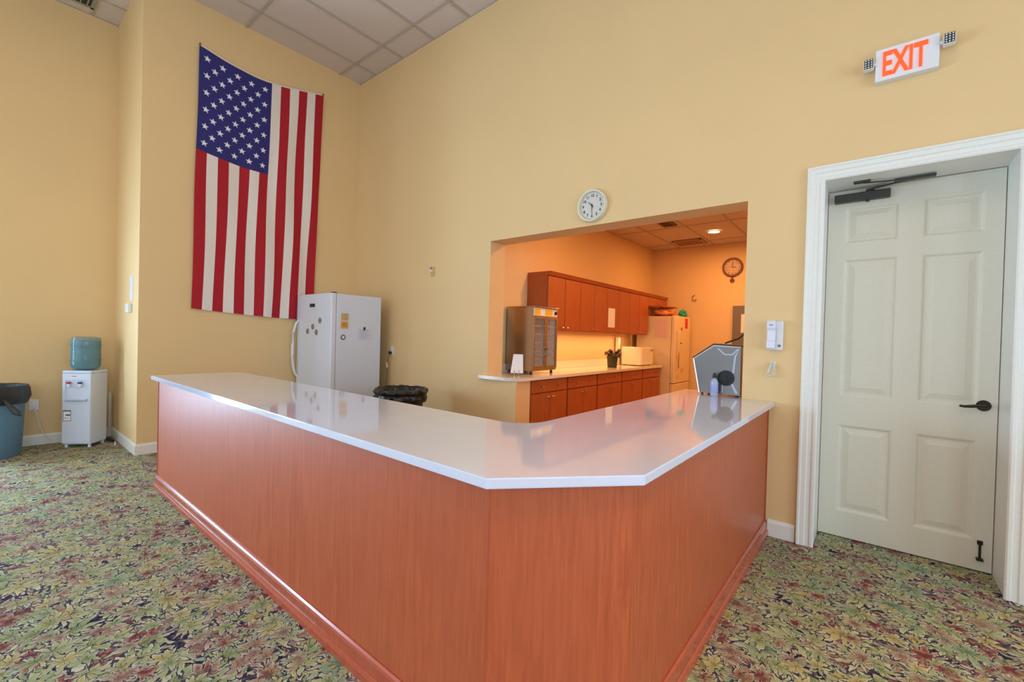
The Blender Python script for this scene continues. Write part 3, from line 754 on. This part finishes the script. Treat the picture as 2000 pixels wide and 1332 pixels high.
obj('lid', B().prism([(4.925, 1.240), (5.077, 1.348), (5.268, 1.340), (5.268, 1.352), (5.072, 1.362), (4.915, 1.248)], .06, .30, 'y'), m_black, t)
fc = (5.171, 1.098)
fan = obj('fan_guard', B().lathe([(.0, -.008), (.012, -.010), (.012, -.004), (.05, -.004), (.052, -.012), (.059, -.012), (.060, 0), (0, 0)], (fc[0], .051, fc[1]), 32, 'y'), m_black, t, True)
fg = B()
for i in range(3): fg.tube([(fc[0]+(.02+.011*i)*math.cos(a), .044, fc[1]+(.02+.011*i)*math.sin(a)) for a in [2*PI*q/24 for q in range(24)]], .0016, 5, True)
for i in range(6): a = i*PI/3; fg.tube([(fc[0], .044, fc[1]), (fc[0]+.052*math.cos(a), .044, fc[1]+.052*math.sin(a))], .0018, 5)
obj('guard_rings', fg, mat('dark_grey_wire', (60, 62, 64), .4, metal=.4), fan)
for x in (4.995, 5.25):
    for y in (.07, .26): obj('foot', B().lathe([(.010, 0), (.010, .0125)], (x, y, Z0+.0005), 10), m_black, t)
o = obj('power_cable', B().tube([(5.10, .29, 1.366), (5.14, .31, 1.385), (5.19, .33, 1.405), (5.235, .34, 1.45), (5.28, .35, 1.455), (5.33, .35, 1.43)], .007, 6), m_black, None, True)
tag(o, 'black cable arching over the steel machine towards the wall', 'cable')
# small bottle in front of it
t = thing('spray_bottle', 'small clear bottle of bluish liquid with a black cap in front of the steel machine', 'bottle', (5.108, -.0, Z0))
bx, by = 5.104, -.005
m_cl = mat('clear_blue_plastic', (206, 220, 250), .08, alpha=.55)
obj('body', B().lathe([(0, 0), (.025, 0), (.028, .006), (.028, .10), (.024, .118), (.012, .132), (.012, .14), (0, .14)], (bx, by, Z0+.0005), 24), m_cl, t, True)
obj('label', B().lathe([(.0285, .03), (.0288, .032), (.0288, .088), (.0285, .09)], (bx, by, Z0+.0005), 24), mat('blue_label', (160, 170, 222), .4), t, True)
obj('cap', B().lathe([(.014, .137), (.014, .158), (.010, .165), (.010, .176), (0, .178)], (bx, by, Z0+.0005), 16), m_black, t, True)

# ------------------------------------------------------------------ flag
def flag_pt(u, v, off=0.0):
    # u 0..1 left to right (y), v 0..1 top to bottom
    yl = -2.033+(-.038)*v; yr = -.572-.085*v
    y = yl+(yr-yl)*u
    zt = 4.611+.056*u-.135*math.sin(PI*min(1, u))**1.0*(1-.35*u)
    zb = 1.598-.045*math.sin(PI*u*.6)-.03*u
    z = zt+(zb-zt)*v
    amp = .003+.012*min(1, v*2.2)*min(1, max(0, u*1.6-.3))
    x = .024+amp*math.sin(u*26+2.4*math.sin(v*5.1)+v*2)+.006*math.sin(u*9+v*3)
    y += .006*math.sin(v*9+u*11)*min(1, v*3)
    return Vector((x+off, y, z))
fl = thing('american_flag', 'large American flag hanging vertically on the yellow wall above the refrigerator', 'flag', (.02, -1.3, 3.1))
m_red = mat('flag_red_cloth', (176, 18, 36), .8, bump=.1, scale=300); m_fw = mat('flag_white_cloth', (236, 226, 218), .8, bump=.1, scale=300)
m_blue = mat('flag_blue_cloth', (44, 42, 118), .8, bump=.1, scale=300); m_star = mat('flag_star_white', (236, 236, 246), .8)
CW = 7/13; CH = .395
m_hem = mat('flag_hem_white', (232, 216, 196), .8)
for i in range(13):
    u0, u1 = i/13, (i+1)/13; v0 = CH if i < 7 else 0
    b = B().sheet(lambda a, c: flag_pt(u0+(u1-u0)*a, v0+(1-v0)*c), 3, 44)
    obj('stripe', b, m_red if i % 2 == 0 else m_fw, fl, True)
obj('canton', B().sheet(lambda a, c: flag_pt(CW*a, .006+(CH-.006)*c), 24, 24), m_blue, fl, True)
obj('header_hem', B().sheet(lambda a, c: flag_pt(a, .006*c-.001, .001), 30, 1), m_hem, fl, True)
for i in range(9):
    n = 6 if i % 2 == 0 else 5
    for j in range(n):
        u = CW*(i+1)/10; v = .008+(CH-.008)*((j*2+1+(0 if n == 6 else 1))/12)
        c = flag_pt(u, v)
        b = B(); vs = []
        for q in range(10):
            a = q*PI/5; r_ = .040 if q % 2 == 0 else .0165
            du = r_*math.sin(a)/1.45; dv = -r_*math.cos(a)/3.0
            vs.append(flag_pt(u+du, v+dv, .0025))
        cc = b.bm.verts.new(flag_pt(u, v, .0035)); vv = [b.bm.verts.new(p) for p in vs]
        for q in range(10): b.bm.faces.new([cc, vv[q], vv[(q+1) % 10]])
        obj('star', b, m_star, fl)
for p in (flag_pt(.004, .002, .004), flag_pt(.994, .002, .004)):
    obj('grommet', B().lathe([(.006, 0), (.012, 0), (.012, .003), (.006, .003), (.006, 0)], p, 14, 'x'), mat('brass', (170, 130, 60), .4, metal=1), fl)
for i, (p, lb) in enumerate(((flag_pt(.004, .002, 0), 'dark hook holding the left corner of the flag'), (flag_pt(.994, .002, 0), 'small hook holding the right corner of the flag'))):
    o = obj('hanging_hook', B().tube([(0.0005, p.y, p.z+.02), (.03, p.y, p.z+.02), (.036, p.y, p.z+.01), (.032, p.y, p.z+.002)], .0035, 6), m_dark); tag(o, lb, 'hook')

# ------------------------------------------------------------------ big refrigerator in the corner
FX0, FX1, FY0, FY1, FZ = .045, .944, -.884, -.186, 1.855
t = thing('refrigerator', 'tall white refrigerator standing in the corner behind the bar counter', 'refrigerator', (.5, -.5, 0))
obj('body', B().box((FX0, FY0+.075, .03), (FX1, FY1, FZ-.012), .006), m_fridge, t)
FRIDGE = t
d = obj('door', B().box((FX0, FY0, .09), (FX1, FY0+.068, FZ-.004), .016, 3), m_fridge, t)
obj('door_gasket', B().box((FX0+.01, FY0+.068, .1), (FX1-.008, FY0+.075, FZ-.02)), mat('pale_gasket', (196, 200, 206), .6), t)
obj('handle', B().tube([(FX0+.06, FY0+.004, 1.52), (FX0+.052, FY0-.035, 1.47), (FX0+.048, FY0-.062, 1.36), (FX0+.046, FY0-.072, 1.2), (FX0+.046, FY0-.072, 1.05), (FX0+.048, FY0-.062, .90), (FX0+.052, FY0-.035, .80), (FX0+.06, FY0+.004, .75)], [.012, .014, .016, .017, .017, .016, .014, .012], 10), m_plastic, d, True)
dp = obj('display_bezel', B().box((.40, FY0-.006, 1.655), (.575, FY0-.0003, 1.735), .002), m_fridge, d)
obj('display_window', B().box((.41, FY0-.008, 1.68), (.545, FY0-.0063, 1.725)), mat('dark_display', (44, 44, 50), .2), d)
obj('hinge_cover', B().box((FX1-.06, FY0+.02, FZ-.0035), (FX1-.02, FY0+.08, FZ+.008), .004), m_dark, t)
obj('kick_plate', B().box((FX0+.02, FY0+.03, .01), (FX1-.02, FY0+.068, .085)), m_fridge, t)
for x in (FX0+.06, FX1-.06):
    for y in (FY0+.16, FY1-.06): obj('foot', B().lathe([(.02, 0), (.02, .031)], (x, y, 0), 10), m_black, t)
m_fm = mat('beige_flower_magnet', (142, 128, 118), .6, var=.15)
for i, (x, z, lb) in enumerate(((.672, 1.509, 'upper right'), (.49, 1.43, 'upper middle'), (.355, 1.37, 'lower left'), (.586, 1.36, 'lower right'))):
    f = B()
    for q in range(6):
        a = q*PI/3; f.lathe([(0, -.006), (.016, -.005), (.018, 0), (0, 0)], (x+.021*math.cos(a), FY0-.0005-.0002*q, z+.021*math.sin(a)), 10, 'y')
    f.lathe([(0, -.010), (.012, -.009), (.014, 0), (0, 0)], (x, FY0-.0015, z), 12, 'y')
    o = obj('flower_magnet', f, m_fm, None, True); tag(o, 'beige flower magnet on the refrigerator door, %s of the four' % lb, 'magnet', 'flower magnets on the refrigerator door')
def sq(name, y, z, w_, h_, c, lb, cat, inner=None):
    o = obj(name, B().box((FX1+.0004, y-w_/2, z-h_/2), (FX1+.005, y+w_/2, z+h_/2), .001), mat(name+'_face', c, .6, var=.12, scale=40)); tag(o, lb, cat)
    if inner: obj('printed_square', B().box((FX1+.0052, y-w_/3, z-h_/3), (FX1+.006, y+w_/3, z+h_/3)), mat(name+'_print', inner, .6, var=.3, scale=60), o)
sq('picture_magnet', -.705, 1.562, .10, .088, (206, 176, 124), 'tan square magnet on the refrigerator side, upper of two', 'magnet', (196, 168, 118))
sq('picture_magnet', -.709, 1.462, .10, .092, (226, 180, 92), 'yellow-orange square magnet on the refrigerator side, lower of two', 'magnet', (206, 140, 70))
o = obj('round_magnet', B().lathe([(0, .006), (.026, .006), (.034, .003), (.034, 0), (0, 0)], (FX1+.0004, -.724, 1.308), 24, 'x'), mat('grey_green_magnet', (108, 122, 128), .4, var=.3, scale=60)); tag(o, 'round grey magnet on the refrigerator side below the square magnets', 'magnet')
obj('face_disc', B().lathe([(0, .0068), (.016, .0068), (.016, .0062), (0, .0062)], (FX1+.0004, -.724, 1.308), 20, 'x'), m_paper, o)
t = thing('paper_note', 'pale lilac paper note held on the refrigerator side by a dark clip', 'paper', (FX1, -.44, 1.38))
obj('sheet', B().box((FX1+.0004, -.52, 1.27), (FX1+.0016, -.32, 1.42)), mat('lilac_paper', (218, 216, 236), .8), t)
lm = mat('faint_ink', (180, 176, 200), .8); lb_ = B()
for i in range(6): lb_.box((FX1+.0017, -.50+.01*(i % 2), 1.395-.02*i), (FX1+.0021, -.36-.02*(i % 3), 1.401-.02*i))
obj('text_lines', lb_, lm, t)
obj('clip', B().lathe([(0, .012), (.012, .010), (.014, 0), (0, 0)], (FX1+.0018, -.43, 1.43), 12, 'x').box((FX1+.002, -.442, 1.40), (FX1+.008, -.422, 1.43)), m_black, t)

# ------------------------------------------------------------------ bins
def ring_wave(c, r0, z0, amp, n, seed, seg=72):
    out = []
    for i in range(seg):
        a = 2*PI*i/seg; k_ = 1+amp*(math.sin(a*n+seed)+.6*math.sin(a*(n*2+3)+seed*2))
        out.append(Vector((c[0]+r0*k_*math.cos(a), c[1]+r0*k_*math.sin(a), z0+.25*amp*r0*math.sin(a*(n+2)+seed))))
    return out
bcx, bcy, bz = 2.02, -.63, .755
t = thing('trash_can', 'round black trash can with liner standing behind the bar counter', 'trash can', (bcx, bcy, 0))
obj('body', B().lathe([(0, 0), (.20, 0), (.21, .03), (.245, bz-.03), (.262, bz-.025), (.264, bz), (.248, bz), (.235, bz-.03), (.20, .03), (0, .03)], (bcx, bcy, 0), 48), m_black, t, True)
m_bag = mat('black_bin_liner', (20, 22, 24), .3, bump=1.0, scale=22)
f = B(); c = (bcx, bcy)
f.loft([ring_wave(c, .262, bz-.13, .03, 9, 1), ring_wave(c, .286, bz-.085, .035, 11, 2), ring_wave(c, .270, bz-.05, .02, 13, 3), ring_wave(c, .292, bz-.015, .02, 10, 4),
        ring_wave(c, .280, bz+.012, .016, 12, 5), ring_wave(c, .262, bz+.016, .014, 9, 6), ring_wave(c, .240, bz-.005, .02, 8, 1), ring_wave(c, .215, bz-.10, .04, 6, 2), ring_wave(c, .19, bz-.35, .04, 5, 3), ring_wave(c, .12, bz-.55, .05, 5, 3), ring_wave(c, .02, bz-.58, .05, 5, 3)], cap=False)
for v in f.bm.verts:
    d_ = Vector((v.co.x-bcx, v.co.y-bcy, 0)); k_ = noise.noise(Vector((math.atan2(d_.y, d_.x)*5, v.co.z*16, 1)))
    if v.co.z > bz-.3: v.co += d_.normalized()*.016*k_+Vector((0, 0, .014*noise.noise(v.co*19)))
o = obj('trash_bag', f, m_bag, None, True); tag(o, 'black plastic bag lining the black trash can behind the counter', 'trash bag')
# grey-blue bin at the left edge
lcx, lcy, lz = -.90, -3.53, .70
t = thing('recycling_bin', 'round blue-grey bin at the left edge near the water dispenser', 'trash can', (lcx, lcy, 0))
m_bb = mat('blue_grey_plastic', (92, 130, 158), .45)
obj('body', B().lathe([(0, 0), (.215, 0), (.225, .02), (.255, lz-.03), (.268, lz-.02), (.268, lz), (.25, lz), (.24, lz-.04), (.21, .03), (0, .03)], (lcx, lcy, 0), 48), m_bb, t, True)
f = B(); c = (lcx, lcy)
f.loft([ring_wave(c, .272, lz-.15, .03, 7, 1), ring_wave(c, .285, lz-.08, .02, 9, 2), ring_wave(c, .278, lz, .015, 8, 3), ring_wave(c, .268, lz+.03, .012, 10, 4), ring_wave(c, .25, lz+.022, .012, 9, 5), ring_wave(c, .23, lz-.08, .02, 6, 6), ring_wave(c, .2, lz-.4, .04, 5, 3)], cap=False)
o = obj('trash_bag', f, mat('dark_grey_bin_liner', (38, 44, 52), .35, bump=.5, scale=26), None, True); tag(o, 'dark grey plastic bag lining the blue-grey bin', 'trash bag')
f = B(); f.tube([(-.64, -3.44, .60), (-.615, -3.40, .54), (-.60, -3.36, .475), (-.585, -3.33, .44)], [.012, .022, .030, .008], 8)
obj('knotted_corner', f, mat('bag_knot', (40, 42, 40), .35), o, True)

# ------------------------------------------------------------------ water dispenser
ang = math.radians(49)
ex = Vector((math.cos(ang), math.sin(ang), 0)); eyv = Vector((-ex.y, ex.x, 0))
base = Vector((-.91, -3.01, 0))+ex*.14+eyv*.125
t = thing('water_dispenser', 'white water dispenser standing in the corner under a blue water bottle', 'water dispenser', base, ang)
t.scale = (.90, .81, 1); BASE[t.name] = BASE[t.name] @ Matrix.Diagonal((.90, .81, 1, 1))
DISP = t
def lo(name, b, m, parent, smooth=False, label=None): return obj(name, b, m, parent, smooth, label, world=False)
m_disp = mat('dispenser_white', (214, 222, 240), .35)
body = lo('body', B().box((-.155, -.145, .035), (.155, .155, .83), .01), m_disp, t)
lo('front_lower_panel', B().box((-.152, -.156, .05), (.152, -.1455, .52), .004), m_disp, t)
lo('top_cap', B().box((-.158, -.158, .8305), (.158, .158, .862), .012, 3), m_disp, t)
al = B()
al.box((-.152, -.156, .52), (-.12, -.1455, .83)).box((.12, -.156, .52), (.152, -.1455, .83)).box((-.12, -.156, .755), (.12, -.1455, .83))
lo('upper_fascia', al, m_disp, t)
lo('badge', B().box((-.06, -.1585, .775), (.05, -.1565, .80), .001), m_plastic, t); lo('badge_text', B().box((-.05, -.1592, .795), (.0, -.1587, .802)), m_grey, t)
for x, c, lb in ((-.075, (190, 30, 60), 'red hot-water tap'), (.045, (40, 60, 110), 'blue cold-water tap')):
    f = B().lathe([(.012, 0), (.016, .012), (.016, .03), (.008, .04)], (x, -.172, .68), 14); f.box((x-.008, -.172, .685), (x+.008, -.1455, .70))
    lo('tap', f, m_plastic, t, True)
    lo('tap_lever', B().box((x-.016, -.195, .718), (x+.016, -.150, .738), .005), mat('tap_lever', c, .35), t, label=lb)
lo('drip_tray', B().box((-.115, -.185, .53), (.115, -.1455, .548), .004), mat('tray_grey', (196, 202, 220), .4), t)
st = lo('label_sticker', B().box((-.140, -.1575, .30), (-.055, -.1562, .42)), m_paper, t)
kk = B().box((-.140, -.159, .30), (-.136, -.1577, .42)).box((-.059, -.159, .30), (-.055, -.1577, .42)).box((-.136, -.159, .30), (-.059, -.1577, .305)).box((-.136, -.159, .408), (-.059, -.1577, .42)).box((-.112, -.159, .36), (-.062, -.1577, .374)).box((-.128, -.159, .33), (-.08, -.1577, .334))
lo('sticker_print', kk, mat('sticker_ink', (50, 56, 80), .6), st)
for x in (-.125, .125):
    for y in (-.115, .125): lo('foot', B().lathe([(.018, 0), (.016, .036)], (x, y, 0), 12), m_disp, t, True)
wp = base
m_wb = mat('blue_water_bottle_plastic', (110, 156, 172), .05, alpha=.5)
t2 = thing('water_bottle', 'blue translucent five-gallon water bottle upside down on the dispenser', 'water bottle', (wp.x, wp.y, .862))
prof = [(0, 0), (.09, .002), (.128, .02), (.138, .05), (.138, .095), (.143, .10), (.143, .112), (.138, .117), (.136, .22), (.138, .262), (.143, .267), (.143, .28), (.138, .285), (.138, .33), (.128, .352), (.09, .362), (0, .358)]
obj('shell', B().lathe([(r_*.94, z*1.05+.0008) for r_, z in prof], (wp.x, wp.y, .862), 48), m_wb, t2, True)
obj('water', B().lathe([(0, .01), (.08, .012), (.115, .03), (.128, .06), (.128, .335), (0, .335)], (wp.x, wp.y, .862), 40), mat('water_body', (116, 160, 172), .1, alpha=.7), t2, True)

# ------------------------------------------------------------------ outlets, cords, small wall things
def outlet(name, c, facing, label):
    t = thing(name, label, 'outlet', c)
    x, y, z = c
    if facing == 'y':
        obj('cover_plate', B().box((x-.036, y-.006, z-.06), (x+.036, y-.0004, z+.06), .002), m_plastic, t)
        for dz in (-.022, .022): obj('socket', B().box((x-.016, y-.008, z+dz-.014), (x+.016, y-.0063, z+dz+.014), .001), m_paper, t)
    else:
        obj('cover_plate', B().box((x+.0004, y-.036, z-.06), (x+.006, y+.036, z+.06), .002), m_plastic, t)
        for dz in (-.022, .022): obj('socket', B().box((x+.0063, y-.016, z+dz-.014), (x+.008, y+.016, z+dz+.014), .001), m_paper, t)
    return t
outlet('wall_outlet', (.955, 0, 1.135), 'y', 'white wall outlet beside the tall white refrigerator')
outlet('wall_outlet', (XW, -3.2, .46), 'x', 'white wall outlet between the blue-grey bin and the water dispenser')
pc = obj('power_cord', B().tube([(.942, -.035, 1.09), (.94, -.06, 1.02), (.92, -.05, .93), (.915, -.05, .8), (.90, -.06, .6), (.88, -.06, .4), (.87, -.06, .2)], .006, 6), mat('olive_cord', (104, 96, 62), .5), FRIDGE, True, label='dark power cord hanging from the outlet')
obj('plug', B().box((.928, -.045, 1.088), (.958, -.009, 1.125), .004), m_black, pc)
obj('cord_tag', B().box((.908, -.062, .905), (.925, -.045, .98), .002), m_paper, pc)
pc = obj('power_cord', B().tube([(XW+.03, -3.2, .43), (XW+.045, -3.18, .35), (XW+.04, -3.15, .2), (XW+.05, -3.10, .08), (XW+.06, -3.03, .02), (XW+.10, -2.97, .008)], .004, 6), m_plastic, DISP, True)
obj('plug', B().box((XW+.0085, -3.215, .425), (XW+.035, -3.185, .452), .004), m_plastic, pc)
t = thing('coiled_cable', 'dark coiled cable with pale strip lying on the floor behind the dispenser', 'cable', (-1.0, -2.6, 0))
obj('dark_loop', B().tube([(-1.16, -2.63, .012), (-1.05, -2.59, .012), (-.90, -2.575, .012), (-.86, -2.59, .012), (-.95, -2.60, .012), (-1.08, -2.62, .012)], .010, 6, True), m_black, t, True)
obj('pale_strip', B().tube([(-.80, -2.575, .009), (-.72, -2.585, .009), (-.66, -2.60, .009)], .008, 6), m_plastic, t, True)
o = obj('corner_conduit', B().box((XW+.0005, -2.575, .119), (XW+.03, -2.548, .55), .004), m_white); tag(o, 'short white vertical conduit in the corner behind the water dispenser', 'conduit')
o = obj('switch_box', B().box((-.42, -2.568, 1.525), (-.30, -2.5304, 1.625), .004), m_plastic); tag(o, 'small white control box on the narrow return wall left of the flag', 'switch')
obj('toggle', B().box((-.375, -2.576, 1.56), (-.345, -2.5685, 1.59), .002), m_plastic, o)
o = obj('reflection_strip', B().box((-.40, -2.533, 1.66), (-.26, -2.5304, 1.93)), mat('lilac_reflection', (214, 212, 236), .7)); tag(o, 'pale lilac reflection painted as a strip on the narrow return wall above the control box', 'paper')  # pale strip painted in place of light reflected on the wall
# chime / strobe on the back wall
t = thing('wall_sensor', 'small yellowed square wall device on the big yellow wall', 'wall device', (1.765, 0, 2.16))
m_yl = mat('yellowed_plastic', (206, 178, 110), .5)
obj('plate', B().box((1.73, -.012, 2.10), (1.80, -.0004, 2.215), .003), m_yl, t)
obj('lens', B().lathe([(0, -.028), (.014, -.024), (.018, 0), (0, 0)], (1.752, -.0122, 2.165), 14, 'y'), m_paper, t, True)
obj('bracket', B().box((1.735, -.03, 2.185), (1.755, -.0122, 2.21), .002), mat('tan_bracket', (160, 134, 84), .5), t)

# white wall clock above the opening
cx, cz, R = 4.0, 2.600, .150
t = thing('wall_clock', 'round white-rimmed wall clock hanging just above the serving opening', 'clock', (cx, 0, cz))
m_rim = mat('cream_clock_rim', (226, 222, 200), .3)
obj('frame', B().lathe([(R-.024, -.030), (R-.018, -.042), (R-.006, -.044), (R, -.036), (R+.001, -.003), (R-.02, -.0006), (R-.024, -.012), (R-.024, -.030)], (cx, 0, cz), 64, 'y'), m_rim, t, True)
obj('dial', B().lathe([(0, -.018), (R-.0245, -.018), (R-.0245, -.006), (0, -.006)], (cx, 0, cz), 64, 'y'), mat('clock_dial', (214, 212, 204), .6), t)
m_ink = mat('clock_ink', (44, 48, 46), .5)
for i in range(1, 13):
    a = i*PI/6; p = Vector((cx+.094*math.sin(a), -.0188, cz+.094*math.cos(a)))
    b = text_b(B(), str(i), .036, Matrix.Translation(p) @ FACE_MY, .0005, .001); obj('numeral', b, m_ink, t)
tk = B()
for i in range(60):
    a = i*PI/30; q = .118
    tk.box((cx+q*math.sin(a)-.001, -.0192, cz+q*math.cos(a)-.001), (cx+q*math.sin(a)+.001, -.0182, cz+q*math.cos(a)+.001))
obj('minute_ticks', tk, m_ink, t)
def hand(a, l, w, y):
    d = Vector((math.sin(a), 0, math.cos(a))); s_ = Vector((d.z, 0, -d.x)); c = Vector((cx, y, cz))
    b = B(); P_ = [c-d*.018+s_*w, c-d*.018-s_*w, c+d*l-s_*w*.4, c+d*l+s_*w*.4]
    b.loft([P_, [p+Vector((0, -.0015, 0)) for p in P_]]); return b
obj('hour_hand', hand(math.radians(-45), .055, .0045, -.0215), m_ink, t); obj('minute_hand', hand(math.radians(180), .082, .0032, -.024), m_ink, t)
obj('hub', B().lathe([(0, -.028), (.006, -.028), (.007, -.02), (0, -.02)], (cx, 0, cz), 14, 'y'), m_ink, t)

# exit sign with emergency heads
t = thing('exit_sign', 'white lit EXIT sign with two emergency lamp heads high on the wall above the door', 'exit sign', (6.15, -.03, 3.13))
ex0, ex1, ez0, ez1 = 6.005, 6.296, 3.028, 3.225
obj('housing', B().box((ex0, -.055, ez0), (ex1, -.0005, ez1), .004), m_plastic, t)
me = text_mesh('EXIT', .168, .003, bold=.004)
xs_ = [v.co.x for v in me.vertices]; ys_ = [v.co.y for v in me.vertices]
sc = Matrix.Diagonal((.205/(max(xs_)-min(xs_)), .150/(max(ys_)-min(ys_)), 1, 1)); me.transform(Matrix.Translation((-(max(xs_)+min(xs_))/2, -(max(ys_)+min(ys_))/2, 0))); me.transform(sc)
me.transform(Matrix.Translation((6.143, -.0575, 3.127)) @ FACE_MY)
b = B(); b.bm.from_mesh(me); bpy.data.meshes.remove(me)
m_exit = mat('lit_red_letters', (255, 74, 30), .4, emit=1.1)
obj('exit_letters', b, m_exit, t)
m_led = mat('led_grid_black', (52, 56, 52), .4)
for s, xx in ((-1, 5.972), (1, 6.335)):
    zc = 3.145 if s < 0 else 3.165
    hdm = B().box((xx-.026, -.075, zc-.032), (xx+.026, -.032, zc+.032), .006)
    h_ = obj('lamp_head', hdm, m_plastic, t, label='square emergency lamp head with LED grid')
    obj('swivel', B().tube([(xx-s*.024, -.045, zc), (xx-s*.045, -.035, zc-.004)], .012, 12), m_plastic, h_, True)
    obj('led_face', B().box((xx-.022, -.0775, zc-.028), (xx+.022, -.0753, zc+.028)), m_led, h_)
    ld = B()
    for i in range(3):
        for j in range(4): ld.lathe([(0, -.003), (.004, -.002), (.004, 0), (0, 0)], (xx-.014+.014*i, -.0777, zc-.021+.014*j), 8, 'y')
    obj('leds', ld, m_plastic, h_)
# intercom phone
t = thing('intercom_phone', 'white intercom handset mounted on the wall beside the white door', 'phone', (5.498, -.02, 1.43))
obj('base_unit', B().box((5.462, -.032, 1.328), (5.552, -.0005, 1.535), .006), m_plastic, t)
hs = B(); 
rings = []
for z, y0, y1 in ((1.335, -.072, -.034), (1.345, -.082, -.034), (1.385, -.080, -.034), (1.40, -.068, -.040), (1.465, -.068, -.040), (1.485, -.080, -.034), (1.525, -.082, -.034), (1.536, -.074, -.034)):
    rings.append([Vector((5.460, y0, z)), Vector((5.510, y0, z)), Vector((5.510, y1, z)), Vector((5.460, y1, z))])
hs.loft(rings); obj('handset', hs, mat('handset_white', (226, 228, 244), .3), t)
obj('speaker_slots', B().box((5.472, -.0835, 1.500), (5.498, -.0825, 1.503)).box((5.474, -.0835, 1.507), (5.496, -.0825, 1.51)), m_grey, t)
obj('call_button', B().lathe([(0, -.005), (.008, -.005), (.009, 0), (0, 0)], (5.532, -.0325, 1.36), 12, 'y'), m_grey, t)
t = thing('wall_hook_loop', 'white loop-shaped hook on the wall just below the intercom phone', 'hook', (5.49, 0, 1.19))
obj('plate', B().box((5.475, -.006, 1.21), (5.51, -.0005, 1.245), .002), m_plastic, t)
obj('loop', B().tube([(5.490, -.012, 1.24), (5.478, -.03, 1.21), (5.468, -.045, 1.165), (5.470, -.048, 1.148), (5.492, -.05, 1.143), (5.513, -.048, 1.15), (5.510, -.035, 1.19), (5.500, -.02, 1.225)], .0065, 8, True), mat('grey_white_loop', (206, 212, 206), .35), t, True)
